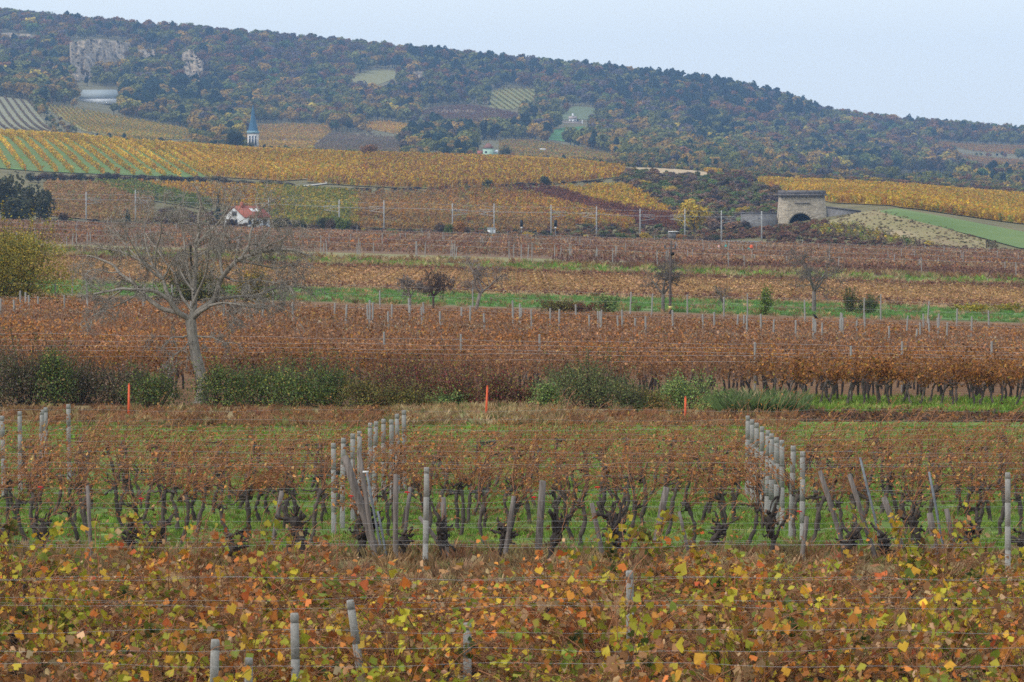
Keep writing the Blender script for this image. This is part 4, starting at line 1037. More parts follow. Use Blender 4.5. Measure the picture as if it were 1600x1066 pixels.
# ------------------------------------------------------------------ railway
M_MAST = flat_mat('pale_mast_concrete', (0.36, 0.36, 0.35), .8)
def mast_mesh(h):
    g = G()
    g.box(-.135, .135, -.135, .135, -.3, h, taper=.03)
    for k in range(int(h / .9)):
        g.box(-.16, .16, -.16, .16, .9 * k + .4, .9 * k + .46)
    return g
masts = [(2, 290, 1), (135, 300, 1), (212, 297, 1), (420, 308, -1), (530, 312, -1), (600, 313, -1), (707, 318, 1), (772, 318, -1), (861, 320, 1), (932, 322, -1), (1000, 326, 1), (1070, 326, -1), (1127, 329, 1), (1190, 330, -1)]
tops = []
for k, (u, vt, sd) in enumerate(masts):
    d = 801.0 if k % 2 else 794.0
    x = PX(u, d); z = h1(x, d); h = HC - (vt - HY) / F_PX * d - z
    o = thing('railway_mast', 'pale concrete railway mast with wire bracket', 'mast', (x, d, z), 'masts along the railway line')
    part(o, 'post', mast_mesh(h), M_MAST)
    za = h * .66
    g = G().tube([(0, 0, za + .9), (sd * 3.0, 0, za + .1)], .05, 4).tube([(0, 0, za - .2), (sd * 3.1, 0, za + .15)], .05, 4).tube([(0, 0, za + 1.1), (sd * 1.8, 0, za + 1.0), (sd * 3.0, 0, za + 1.05)], .04, 4).tube([(sd * 3.0, 0, za + 1.1), (sd * 3.05, 0, za + .05)], .03, 4)
    part(o, 'bracket', g, M_MAST)
    part(o, 'insulator', G().tube([(sd * .25, 0, za + .82), (sd * .75, 0, za + .7)], .1, 6), M_GLASS)
    part(o, 'base_plate', G().box(-.3, .3, -.3, .3, -.3, .14), M_CONC)
    tops.append((x, d, z + za + .1))
for dd_, off, lab in ((791.0, 5.3, 'contact wire of the line over the ballast edge'), (804.0, 5.3, 'second contact wire behind the masts'), (797.5, 6.4, 'carrier wire strung between the masts')):
    us_ = np.linspace(-200, 1185, 60); X_ = PX(us_, dd_)
    P_ = np.stack([X_, np.full_like(X_, dd_), H(X_, np.full_like(X_, dd_)) + off + .12 * np.cos(us_ / 35)], -1)
    c = P_.mean(0)
    thing('overhead_wire', lab, 'wire', c, me=G().tube(P_ - c, .022, 4).mesh('overhead_wire', M_WIRE))
for dd_ in (790.2, 791.7, 802.2, 803.7):
    us_ = np.linspace(-200, 1185, 40); X_ = PX(us_, dd_)
    P_ = np.stack([X_, np.full_like(X_, dd_), H(X_, np.full_like(X_, dd_)) + .3], -1); c = P_.mean(0)
    thing('rail', 'steel rail lying on the ballast behind the trackside shrubs', 'rail', c, 'rails of the railway line', me=G().tube(P_ - c, .07, 4).mesh('rail', M_WIRE))
for u, vb in ((815, 366), (868, 375)):
    d = 785.0; x = PX(u, d); z = h1(x, d); S_ = d / F_PX
    o = thing('railway_signal', 'black railway signal head on a slim post, ' + ('beside the pale equipment shed' if u < 840 else 'close to a concrete mast'), 'signal', (x, d, z))
    zt_ = HC - (344 - HY) * S_ - z
    hd = part(o, 'head', G().box(-.32, .32, -.15, .15, zt_ - 1.35, zt_, taper=.03), M_BLACK)
    part(hd, 'lamp', G().tube([(-.0, -.16, zt_ - .4), (0, -.3, zt_ - .38)], .11, 8), M_GLASS)
    part(o, 'plate', G().box(-.2, .2, -.1, .05, zt_ - 1.7, zt_ - 1.4), M_WHITE)
    part(o, 'post', G().tube([(0, .1, -.2), (0, .1, zt_ - 1.3)], .07, 6), M_STEEL)
o = thing('equipment_shed', 'small pale equipment shed at the trackside', 'shed', (PX(768, 780), 780, h1(PX(768, 780), 780)))
part(o, 'wall', G().box(-.8, .8, -.7, .7, -.2, 1.8), M_WHITE); part(o, 'roof', G().box(-.95, .95, -.85, .85, 1.81, 2.0, taper=.1), M_GREYROOF); part(o, 'door', G().box(-.35, .35, -.74, -.6, 0, 1.6), M_GREYROOF)
o = thing('raised_hide', 'grey boxy hide on stilts with pale roof beside the railway', 'hut', (PX(1050, 740), 740, h1(PX(1050, 740), 740)))
part(o, 'cabin', G().box(-.75, .75, -.6, .6, 1.3, 2.5), M_GWALL); part(o, 'roof', G().box(-.7, 1.2, -.8, .8, 2.51, 2.66), M_WHITE)
for sx in (-.6, .6):
    for sy in (-.5, .5): part(o, 'stilt', G().box(sx - .06, sx + .06, sy - .06, sy + .06, -.2, 1.29), M_WOOD)
for u, vb, h, mhead, mpost, lab in ((1123, 398, 1.5, M_PINK, M_WOOD, 'pale pink topped marker post in the brown vineyard'), (1134, 399, 1.7, M_TEAL, M_WHITE, 'teal and white banded marker post in the brown vineyard'), (1144, 397, .9, M_WHITE, M_WOOD, 'short white headed marker in the brown vineyard'), (1170, 400, 1.3, M_TEAL, M_WOOD, 'slim teal marker post in the brown vineyard'), (1174, 400, 1.8, M_ORANGE, M_WOOD, 'orange capped marker post in the brown vineyard'), (63, 349, 1.5, M_ORANGE, M_WOOD, 'orange capped marker below the dark trees')):
    x, d, z = ground_pt(u, vb, 300, 800)
    o = thing('marker_post', lab, 'marker', (x, d, z))
    part(o, 'post', G().tube([(0, 0, -.2), (0, 0, h * .7)], .06, 5), mpost)
    if mhead is M_ORANGE: part(o, 'cap', G().tube([(0, 0, h * .7), (0, 0, h * .85), (0, 0, h)], [.26, .25, .08], 8), mhead)
    else: part(o, 'head', G().tube([(0, 0, h * .6), (0, 0, h * .9), (0, 0, h)], [.17, .2, .08], 7), mhead)

# ------------------------------------------------------------------ bare trees
def grow(rng, p, dr, length, r, depth, segs, out, droop=0.0, minr=0.004):
    """recursive limb: a bent tapering tube that throws side shoots"""
    n = max(3, segs)
    P = [np.array(p, float)]; dvec = np.array(dr, float); dvec /= np.linalg.norm(dvec)
    for k in range(n):
        dvec = dvec + rng.normal(0, .16, 3) + np.array([0, 0, .05 - droop * (k / n)])
        dvec /= np.linalg.norm(dvec)
        P.append(P[-1] + dvec * length / n)
    P = np.array(P); rad = np.linspace(r, max(r * .35, minr), n + 1)
    out.append((P, rad, depth))
    if depth <= 0: return
    for k in range(rng.integers(3, 6)):
        t = rng.uniform(.3, 1.0); i = min(int(t * n), n - 1); q = P[i] + (P[i + 1] - P[i]) * (t * n - i)
        ax_ = rng.normal(size=3); d2 = dvec * .6 + ax_ / np.linalg.norm(ax_) * .8 + np.array([0, 0, .2 - droop])
        grow(rng, q, d2, length * rng.uniform(.42, .68), max(rad[i] * .6, minr), depth - 1, segs - 1, out, droop, minr)

def bare_tree(name, label, u, vb, vt, wpx, seed, d0=150, d1=420, stems=3, bark=(0.24, 0.215, 0.20), depth=4, lean=0.0, minr=.012):
    rng = np.random.default_rng(seed)
    x, d, z = ground_pt(u, vb, d0, d1)
    h = (vb - vt) * d / F_PX; w = wpx * d / F_PX
    o = thing(name, label, 'tree', (x, d, z))
    out = []
    th_ = h * .3
    T = np.array([(0, 0, -.2), (lean * th_ * .5, 0, th_ * .5), (lean * th_, .05, th_)])
    tr = G().tube(T, [h * .035, h * .03, h * .028], 7, bark)
    part(o, 'trunk', tr, M_BARK, True)
    for k in range(stems):
        a = 6.28 * k / stems + rng.uniform(-.4, .4)
        grow(rng, T[-1], (math.cos(a) * .55 * w / h + lean * .5, math.sin(a) * .55 * w / h, .85), h * .5, h * .021, depth, 5, out, .1, minr)
    g = G()
    for P, rad, dp in out: g.tube(P, rad, 4 if dp > 1 else 3, np.array(bark) * rng.uniform(.85, 1.25), cap=False)
    M_ = np.concatenate(g.V)
    s = min(1.5, (h) / M_[:, 2].max()); sx = (w / 2) / np.abs(M_[:, 0]).max()
    for A in g.V: A[:, 2] *= 1; A[:, 2] = th_ + (A[:, 2] - th_) * (h - th_) / (M_[:, 2].max() - th_); A[:, :2] *= np.clip(sx, .5, 2)
    part(o, 'crown', g, M_BARK)
    return o
bare_tree('bare_tree', 'forked bare tree leaning over the meadow strip', 743, 486, 394, 108, 21, stems=3, lean=.25)
bare_tree('bare_tree', 'small bare tree with short forked trunk next to the twiggy thicket', 641, 483, 426, 56, 22, stems=3)
bare_tree('bare_thicket', 'dense twiggy bare thicket beside the small forked tree', 677, 483, 418, 74, 23, stems=7, bark=(0.13, 0.10, 0.09), depth=4)
bare_tree('bare_tree', 'grey bare tree close to the wooden utility pole', 1036, 488, 396, 96, 24, stems=4, bark=(0.15, 0.14, 0.13))
bare_tree('bare_tree', 'dark bare tree with stout double trunk at the meadow edge', 1272, 490, 376, 108, 25, stems=5, bark=(0.19, 0.17, 0.16), depth=4)
bare_tree('bare_tree', 'thin pale bare sapling in the meadow near the green shrub', 1130, 486, 446, 34, 26, stems=3, bark=(0.2, 0.17, 0.15), depth=3)
# utility pole
x, d, z = ground_pt(1047, 491, 150, 420); S_ = d / F_PX
o = thing('utility_pole', 'dark wooden utility pole with insulators beside a bare tree', 'pole', (x, d, z))
h = (491 - 376) * S_
part(o, 'pole', G().tube([(0, 0, -.3), (.02, 0, h * .5), (.08, 0, h)], [.1, .085, .065], 8, (.11, .095, .09)), M_BARK)
part(o, 'crossarm', G().box(-.42, .42, -.05, .05, h * .88, h * .88 + .1), M_WOOD)
for sx in (-.35, .35): part(o, 'insulator', G().tube([(sx, 0, h * .9), (sx, 0, h * .9 + .22)], [.06, .045], 6), M_GLASS)
part(o, 'junction_box', G().box(.04, .28, -.12, .1, h * .8, h * .8 + .22), M_BLACK)
part(o, 'sign_plate', G().box(-.1, .1, -.14, -.11, .35, .55), flat_mat('yellow_plate', (.7, .6, .2)))

# old walnut
DW = 136.0
def WP(u, v, off=0.0): 
    p = PT(u, v, DW); p[1] += off
    return p
zw = h1(PX(312, DW), DW)
w0 = np.array([PX(312, DW), DW, zw])
walnut = thing('walnut_tree', 'spreading bare walnut tree with pale grey bowed trunk', 'tree', w0)
barkc = (0.32, 0.30, 0.27)
rngW = np.random.default_rng(3)
TR = [(308, 648), (314, 628), (318, 606), (311, 578), (304, 548), (300, 522), (298, 503), (297, 492)]
TP = np.array([WP(*q) for q in TR]) - w0; TP[0, 2] = -.2
tg = G().tube(TP, [.30, .25, .225, .21, .195, .19, .195, .16], 10, barkc)
part(walnut, 'trunk', tg, M_BARK, True)
LIMBS = [  # pixel path, start radius, end depth offset (m)
    ([(297, 500), (287, 493), (276, 486), (263, 467), (250, 458), (236, 453), (214, 451), (193, 451), (172, 454), (156, 458)], .115, -1.6),
    ([(280, 489), (258, 483), (236, 471), (215, 451), (204, 437), (186, 426), (173, 410), (152, 401), (132, 397)], .095, 1.8),
    ([(268, 474), (259, 452), (254, 437), (240, 417), (213, 401), (182, 392), (150, 387)], .075, .9),
    ([(254, 437), (262, 424), (268, 412), (277, 398), (286, 386)], .04, -.7),
    ([(242, 420), (247, 386), (254, 365), (256, 338), (262, 318)], .045, -1.4),
    ([(298, 498), (303, 480), (303, 455), (307, 430), (310, 399), (310, 383), (315, 362), (314, 336), (320, 314), (311, 291)], .115, .7),
    ([(304, 425), (301, 412), (300, 396), (300, 380)], .071, -.4),
    ([(311, 380), (322, 366), (330, 362), (346, 350), (358, 330), (368, 312), (374, 296)], .055, -1.3),
    ([(298, 500), (308, 487), (321, 477), (337, 467), (341, 446), (348, 431), (360, 420), (373, 408), (400, 395), (429, 390), (463, 390), (482, 398)], .125, -.9),
    ([(348, 431), (345, 415), (346, 398), (348, 379), (353, 364), (356, 350)], .06, .8),
    ([(373, 408), (382, 394), (389, 384), (393, 361), (399, 345), (405, 331), (424, 316), (440, 313)], .055, 1.2),
    ([(400, 395), (420, 384), (445, 374), (468, 362)], .04, -2.0),
    ([(330, 472), (345, 467), (368, 465), (389, 467), (410, 461), (424, 457), (452, 453), (470, 456)], .075, 2.0),
    ([(339, 469), (350, 482), (362, 492), (378, 503)], .032, -1.0),
    ([(299, 500), (306, 492), (318, 484), (330, 478), (348, 474), (372, 476), (396, 480), (420, 480)], .08, -2.2),
    ([(303, 455), (290, 440), (278, 425), (272, 410), (268, 396)], .045, 1.6),
    ([(309, 400), (322, 392), (336, 384), (360, 376), (392, 372)], .04, 1.5),
    ([(298, 524), (284, 527), (268, 527), (258, 540)], .045, -.4),
    ([(301, 524), (318, 526), (334, 527), (352, 533), (374, 537)], .035, -.7),
    ([(297, 528), (291, 545), (280, 552), (271, 560), (266, 594)], .03, -.9),
    ([(300, 480), (312, 455), (322, 440), (330, 420), (334, 396), (338, 370), (336, 345)], .06, -2.4),
    ([(300, 486), (286, 470), (276, 452), (270, 430), (246, 402), (228, 380), (214, 362)], .055, 2.6),
    ([(303, 460), (298, 440), (288, 405), (282, 372), (276, 345), (280, 322)], .05, 2.2),
    ([(254, 437), (232, 420), (214, 392), (200, 365), (188, 342)], .045, -1.2),
    ([(213, 401), (196, 384), (180, 368), (162, 354)], .032, .6),
    ([(240, 417), (226, 388), (220, 360), (228, 332), (222, 310)], .036, 1.5),
    ([(186, 426), (166, 424), (148, 421), (134, 427)], .032, -1.0),
    ([(236, 453), (214, 462), (190, 474), (166, 482), (148, 493)], .042, -1.5),
    ([(193, 451), (176, 464), (160, 470), (142, 482)], .03, .8),
    ([(373, 408), (402, 414), (430, 418), (458, 412), (478, 420)], .045, 1.5),
    ([(389, 467), (412, 476), (436, 478), (462, 486)], .036, -1.2),
    ([(400, 395), (412, 372), (424, 350), (442, 338)], .036, .9),
    ([(348, 431), (372, 440), (400, 436), (430, 440), (458, 436)], .045, -1.8),
    ([(405, 331), (398, 316), (402, 302), (396, 292)], .028, .5),
    ([(346, 350), (352, 330), (346, 312), (350, 296)], .03, -.6),
]
tw = G()
for path, r, dep in LIMBS:
    n = len(path); q = np.array([WP(*p) for p in path]) - w0
    ext = np.linspace(0, 1, n) ** 1.2 * dep
    m = 4 * n; tt = np.linspace(0, n - 1, m)
    P = np.stack([np.interp(tt, np.arange(n), q[:, k]) for k in range(3)], -1)
    P[:, 1] += np.interp(tt, np.arange(n), ext)
    P = P + np.concatenate([np.zeros((2, 3)), np.cumsum(rngW.normal(0, .012, (m - 2, 3)), 0)])
    ker = np.array([.25, .5, .25]); Q = P.copy(); Q[1:-1] = P[:-2] * .25 + P[1:-1] * .5 + P[2:] * .25; P = Q
    rad = 1.08 * r * (1 - .70 * np.linspace(0, 1, m) ** .85)
    stub = len(path) == 4 and r > .07
    part(walnut, 'branch', G().tube(P, rad if not stub else r * .6, 6, np.array(barkc) * rngW.uniform(.8, 1.1) * (.35 if stub else 1)), M_BARK, True)
    if stub: continue
    L = np.linalg.norm(np.diff(P, axis=0), axis=1).sum()
    for k in range(int(L * 5.5)):
        t = .15 + .85 * rngW.beta(2.0, 1.1); i = min(int(t * (m - 1)), m - 2)
        tang = P[i + 1] - P[i]; tang /= np.linalg.norm(tang) + 1e-9
        a = rngW.normal(size=3); a /= np.linalg.norm(a)
        out = []
        grow(rngW, P[i], tang * .5 + a * .9 + np.array([0, 0, .15]), rngW.uniform(.3, .85) * (.7 + .5 * t), max(.011, rad[i] * .36), 3 if rngW.random() < .3 else 2, 4, out, .45, .0062)
        for PP, rr_, dp in out:
            tw.tube(PP, rr_, 3, np.array(barkc) * rngW.uniform(.7, 1.25), cap=False)
part(walnut, 'twigs', tw, M_BARK, kind='stuff')

# ------------------------------------------------------------------ shrubs of the plain and the bramble bank
def leafy_bush(name, label, u, vb, vt, wpx, P, seed, d=None, d0=100, d1=420, cat='bush', lsize=(.05, .10), dens=330, group=None, dep=.8, kite=KITE, stemc=(.10, .08, .06), z0=.0, lobes=16):
    rng = np.random.default_rng(seed)
    if d is None: x, d, z = ground_pt(u, vb, d0, d1)
    else: x = PX(u, d); z = h1(x, d)
    S_ = d / F_PX; w = wpx * S_ * 1.28; h = max(.6, HC - (vt - HY) * S_ - z) * 1.04
    n = int(dens * w * h * 1.15) + 200
    C = crown_pts(rng, n, w, h * (1.12 - z0), (z0 - .12) * h, lobes=lobes, shell=.45)
    C[:, 1] *= dep
    C[:, 2] = np.maximum(C[:, 2], .03)
    ns_ = int(n * .3); aa = rng.uniform(0, 6.28, ns_); r2 = np.sqrt(rng.random(ns_)) * .46 * w   # skirt down to the ground
    C = np.concatenate([C, np.stack([np.cos(aa) * r2, np.sin(aa) * r2 * dep, rng.uniform(.02, .42, ns_) * h], -1)])
    crown_pts.nrm = np.concatenate([crown_pts.nrm, np.stack([np.cos(aa), np.sin(aa), np.full(ns_, .4)], -1)])
    # stray shoots
    ns = int(10 + w * 7); ang = rng.uniform(0, 6.28, ns)
    o = thing(name, label, cat, (x, d, z), group)
    st = G(); extra = []
    for k in range(ns):
        rr = rng.uniform(.1, .46) * w; top = np.array([math.cos(ang[k]) * rr, math.sin(ang[k]) * rr * dep, h * rng.uniform(.75, 1.16)])
        b = np.array([top[0] * .25, top[1] * .25, -.05]); m_ = (b + top) / 2 + rng.normal(0, .08, 3)
        st.tube([b, m_, top], [.018, .011, .004], 3, np.array(stemc) * rng.uniform(.7, 1.3), cap=False)
        e = rng.uniform(.45, 1.0, 16)[:, None]; extra.append(b + (top - b) * e + rng.normal(0, .05, (16, 3)))
    nr = np.concatenate([crown_pts.nrm, rng.normal(size=(16 * ns, 3))])
    C = np.concatenate([C] + extra)
    g = G().add(*leaves(C, rng.uniform(*lsize, len(C)), pal(P, len(C), rng, .22), rng, kite, nr, .55))
    part(o, 'stem', st, M_BARK); part(o, 'foliage', g, M_LEAF, kind='stuff')
    return o
BR = [(3, (0.055, 0.045, 0.032)), (3, (0.10, 0.07, 0.04)), (4, (0.075, 0.085, 0.028)), (1, (0.20, 0.16, 0.13)), (1, (0.12, 0.07, 0.03))]
BR = [(w_, tuple(1.45 * q for q in c_)) for w_, c_ in BR]
BG = [(4, (0.055, 0.085, 0.022)), (3, (0.09, 0.12, 0.028)), (2, (0.05, 0.06, 0.03)), (1, (0.17, 0.16, 0.03)), (1, (0.13, 0.08, 0.03))]
BG = [(w_, tuple(1.8 * q for q in c_)) for w_, c_ in BG]
BRED = [(3.5, (0.11, 0.035, 0.03)), (1.2, (0.20, 0.035, 0.032)), (3, (0.13, 0.075, 0.03)), (2, (0.12, 0.11, 0.03)), (1, (0.2, 0.15, 0.03))]
BRED = [(w_, tuple(1.45 * q for q in c_)) for w_, c_ in BRED]
BDG = [(5, (0.055, 0.068, 0.026)), (3, (0.085, 0.095, 0.03)), (1, (0.13, 0.12, 0.035)), (1, (0.07, 0.05, 0.03))]
BDG = [(w_, tuple(1.8 * q for q in c_)) for w_, c_ in BDG]
BLG = [(4, (0.095, 0.14, 0.04)), (3, (0.13, 0.17, 0.045)), (1, (0.17, 0.17, 0.04)), (2, (0.06, 0.09, 0.035))]
BLG = [(w_, tuple(1.8 * q for q in c_)) for w_, c_ in BLG]
BOL = [(4, (0.14, 0.125, 0.03)), (3, (0.10, 0.10, 0.03)), (2, (0.2, 0.15, 0.03)), (2, (0.13, 0.075, 0.03))]
BOL = [(w_, tuple(1.45 * q for q in c_)) for w_, c_ in BOL]
for k, (u, vt, w, P_, lab) in enumerate([
    (-40, 535, 150, BR, 'dark bramble bush at the end of the bank, thick and blackish'), (45, 532, 150, BR, 'large blackish bramble bush with pale dead leaves'), (120, 560, 130, BR, 'dark brown bramble bush between the blackish one and the orange stake'), (85, 535, 70, BG, 'green shrub rising out of the blackish brambles'),
    (195, 575, 110, BR, 'low dark bramble behind the orange stake under the walnut boughs'), (240, 570, 90, BG, 'green bush beside the walnut trunk, towards the brambles'), (345, 565, 90, BG, 'leafy green bush close behind the walnut trunk'),
    (410, 568, 120, BG, 'dense green bush in the bank with ragged top'), (460, 556, 120, BG, 'taller dark green bush in the bank'), (520, 562, 110, BG, 'dark green bush beside the burgundy shrubs'), (580, 588, 100, BOL, 'olive yellow bush before the burgundy shrubs'),
    (610, 566, 100, BRED, 'burgundy shrub beside the olive bush'), (660, 556, 100, BRED, 'tall dark burgundy shrub'), (720, 570, 100, BRED, 'burgundy red shrub beyond the orange stake'), (775, 578, 90, BRED, 'bright red tinged shrub in the bank'), (630, 600, 80, BOL, 'low olive bush at the edge of the dry grass'), (700, 608, 80, BLG, 'low green bramble at the edge of the dry grass'), (820, 600, 60, BRED, 'reddish brown shrub next to the big round bush'),
    (855, 590, 60, BLG, 'light green leafy shrub against the big round bush'), (925, 556, 158, BDG, 'big round dark green bush beside the dry grass'), (985, 602, 60, BDG, 'smaller dark bush leaning on the big round bush'), (1015, 610, 80, BOL, 'tangled olive bramble between the round bush and green shrub'), (1075, 584, 110, BLG, 'soft light green shrub behind the short orange stake'), (1120, 612, 80, BLG, 'low light green shrub beside tall weeds')]):
    leafy_bush('bramble_bush' if P_ is BR else 'bush', lab, u, 0, vt, w, P_, 200 + k, d=133.0 + (k * 37 % 5) * .7 - (1.2 if vt > 583 else 0), lsize=(.05, .095), dens=430 if P_ is not BRED else 330)
# further plain
leafy_bush('willow', 'big yellowing willow like tree hanging over the rust vineyard', 22, 480, 338, 190, PWIL, 301, d0=150, cat='tree', lsize=(.09, .16), dens=230, z0=.03)
leafy_bush('willow', 'yellow olive tree half out of view beside the big yellowing willow', -70, 480, 325, 170, PWIL, 302, d0=150, cat='tree', lsize=(.09, .16), dens=200)
leafy_bush('thorn_bush', 'wide dark olive thorn bush behind the walnut boughs', 305, 484, 408, 120, PDOL + BOL[:1], 303, d0=150, lsize=(.09, .17), dens=130)
leafy_bush('thorn_bush', 'yellow tinged bush at the edge of the dark olive thorn bush', 395, 484, 416, 60, BOL + PYEL[:1], 304, d0=150, lsize=(.09, .17), dens=130)
leafy_bush('green_shrub', 'fresh green pointed shrub at the meadow edge', 1196, 492, 452, 24, [(3, (.13, .2, .035)), (2, (.2, .24, .04))], 305, d0=150, lsize=(.08, .15), dens=160)
leafy_bush('grey_green_bush', 'round grey green bush beside the dark bare tree', 1357, 492, 464, 38, BDG, 306, d0=150, lsize=(.08, .15), dens=160)
leafy_bush('grey_green_bush', 'thin grey green bush between dark bare tree and round bush', 1328, 491, 452, 28, BDG + BOL, 307, d0=150, lsize=(.08, .15), dens=80)
for k, (u, vt, w, P_, lab) in enumerate([(870, 468, 60, BOL, 'low olive bush on the far edge of the rust vineyard'), (950, 462, 40, BLG, 'low light green bush on the far edge of the rust vineyard'), (1520, 476, 60, YGRN, 'yellow green weeds bush on the meadow edge'), (1575, 478, 50, YGRN, 'second yellow green weeds bush on the meadow edge'), (905, 474, 80, BRED, 'low red brown bush on the far edge of the rust vineyard'), (75, 468, 30, PORG, 'small bright orange bush before the willow')]):
    leafy_bush('low_bush', lab, u, 488 if u > 100 else 482, vt, w, P_, 320 + k, d0=150, lsize=(.08, .15), dens=150)

# ------------------------------------------------------------------ vine rows of the plain
def row_mesh(seed, L, per_m, lsize, z0, z1, P, canes=6, thick=.22, trunk=True, gap=.25):
    rng = np.random.default_rng(seed)
    n = int(L * per_m)
    x = rng.uniform(-L / 2, L / 2, n)
    dens = 0.5 + 0.5 * lum(x, x * 0, 6.0, seed) + 0.35 * lum(x, x * 0, 1.7, seed + 1)
    k = rng.random(n) < np.clip(dens + 1 - gap, .15, 1); x = x[k]; n = len(x)
    top = z1 + .2 * lum(x, x * 0, 3.0, seed + 2)
    zz_ = z0 + (top - z0) * rng.beta(1.5, 1.3, n)
    C = np.stack([x, rng.normal(0, thick, n), zz_], -1)
    md = (1 + .22 * lum(x, x * 0, 9.0, seed + 5) + .12 * lum(x, x * 0, 2.3, seed + 6))[:, None]
    fade = np.clip(.25 + .5 * lum(x, x * 0, 14.0, seed + 7), 0, .6)[:, None]
    cl = pal(P, n, rng, .24) * md; cl = cl * (1 - fade) + fade * np.array((.25, .135, .08)) * (cl.mean(1, keepdims=True) / .13)
    g = G().add(*leaves(C, rng.uniform(*lsize, n), np.clip(cl, .01, .8), rng, KITE))
    nc = int(L * canes)
    cx = rng.uniform(-L / 2, L / 2, nc); hgt = rng.uniform(.5, 1.15, nc) * (z1 - z0)
    w = lsize[0] * .09
    dx = rng.normal(.12, .2, nc); b = np.stack([cx, rng.normal(0, .12, nc), np.full(nc, z0)], -1)
    t = b + np.stack([dx, rng.normal(0, .1, nc), hgt], -1); m_ = (b + t) / 2 + rng.normal(0, .05, (nc, 3))
    V = np.stack([b - [w, 0, 0], b + [w, 0, 0], m_ - [w, 0, 0], m_ + [w, 0, 0], t], 1).reshape(-1, 3)
    i = np.arange(nc)[:, None] * 5
    cc = np.repeat(pal([(2, (.24, .13, .085)), (1.5, (.30, .23, .19))], nc, rng), 5, axis=0)
    g.add(V, np.concatenate([i + [[0, 1, 3]], i + [[0, 3, 2]], i + [[2, 3, 4]]]), cc)
    if trunk:
        for xk in np.arange(-L / 2 + .4, L / 2, 1.15):
            q = xk + rng.normal(0, .1)
            g.tube([(q, 0, -.1), (q + rng.normal(0, .06), 0, z0 * .6), (q + rng.normal(0, .1), 0, z0 + .2)], [.05, .04, .05], 4, np.array((.07, .055, .05)) * rng.uniform(.8, 1.3), cap=False)
    return g.mesh('vine_row', M_LEAF)

PRUST = [(5, (0.30, 0.11, 0.035)), (3, (0.22, 0.08, 0.035)), (2, (0.37, 0.16, 0.045)), (1, (0.14, 0.06, 0.035)), (.4, (0.36, 0.22, 0.04))]
PRUST = [(w_, (1.15 * c_[0], 1.15 * c_[1] * 1.1, 1.15 * c_[2] * .85)) for w_, c_ in PRUST]
PPURP = [(4, (0.20, 0.09, 0.05)), (3, (0.21, 0.125, 0.095)), (2, (0.30, 0.13, 0.05)), (2.5, (0.22, 0.165, 0.145))]
PPURP = [(w_, (1.3 * c_[0], 1.3 * c_[1] * 1.1, 1.3 * c_[2] * .85)) for w_, c_ in PPURP]
PTANR = [(4, (0.42, 0.26, 0.10)), (3, (0.35, 0.20, 0.075)), (1, (0.22, 0.10, 0.04)), (1, (0.30, 0.22, 0.07))]
PDRED = [(4, (0.22, 0.09, 0.055)), (3, (0.16, 0.08, 0.06)), (1, (0.24, 0.12, 0.05))]
PBRN = [(4, (0.26, 0.125, 0.075)), (3, (0.21, 0.125, 0.095)), (2, (0.31, 0.17, 0.08)), (2, (0.24, 0.19, 0.15))]
PBRN = [(w_, (1.15 * c_[0], 1.15 * c_[1] * 1.1, 1.15 * c_[2] * .85)) for w_, c_ in PBRN]
ROWM = {
    'dense': [row_mesh(400 + i, 56, 130, (.07, .14), .75, 1.7, PRUST, canes=14, gap=.1) for i in range(3)],
    'purple': [row_mesh(410 + i, 90, 60, (.09, .17), .35, 1.25, PPURP, canes=14, trunk=False, gap=.3) for i in range(3)],
    'purple_r': [row_mesh(415 + i, 90, 75, (.09, .17), .35, 1.3, PPURP[:1] + PRUST, canes=14, trunk=False, gap=.2) for i in range(2)],
    'tan': [row_mesh(420 + i, 150, 34, (.16, .3), .15, 1.15, PTANR, canes=6, trunk=False, gap=.15, thick=.5) for i in range(3)],
    'darkred': [row_mesh(430 + i, 180, 24, (.2, .36), .1, 1.2, PDRED, canes=4, trunk=False, gap=.2, thick=.3) for i in range(2)],
    'brown': [row_mesh(440 + i, 250, 15, (.24, .42), .25, 1.3, PBRN, canes=4, trunk=False, gap=.3, thick=.35) for i in range(3)],
    'brownr': [row_mesh(445 + i, 250, 15, (.24, .42), .25, 1.35, PDRED + PRUST[:1], canes=4, trunk=False, gap=.3, thick=.35) for i in range(2)],
}
rngR = np.random.default_rng(77)
def row(key, d, label, group, x=0.0):
    ms = ROWM[key]
    o = thing('vine_row', label, 'vine row', (x, d, h1(x, d)), group, me=ms[int(rngR.integers(0, len(ms)))])
    o.rotation_euler = (0, math.atan(.03 * float(sstep(110, 190, d))), 0)
    o.scale = (1 if rngR.random() < .5 else -1, 1, rngR.uniform(.94, 1.06))
    return o
for d in np.arange(139.0, 157, 2.0):
    row('dense', d + rngR.normal(0, .1), 'dense rust leaved vine row behind the bramble bank', 'dense rust vine rows', x=rngR.uniform(-4, 4))
for d in np.arange(158.0, 243, 2.3):
    o = row('purple' if (rngR.random() < .6 and d > 180) else 'purple_r', d + rngR.normal(0, .15), 'sparse purple brown vine row in the broad rust vineyard', 'sparse purple brown vine rows', x=rngR.uniform(-4, 4))
    o.scale[2] = float(np.interp(d, [158, 200, 212, 227, 243], [1.0, 1.0, .8, .62, .4]))
for d in np.arange(303, 372, 3.0):
    o = row('tan', d, 'tan dry vine row in the pale band beyond the meadow', 'tan dry vine rows'); o.scale[2] = .62
for d in (301.0, 375, 378, 381):
    o = row('darkred', d, 'dark red brown vine row edging the tan band', 'dark red brown vine rows'); o.scale[2] = .62
for d in (453.5, 456, 459):
    row('darkred', d, 'dark brown vine row starting at the pale track', 'dark vine rows by the pale track', x=PX(862, d) + 90)
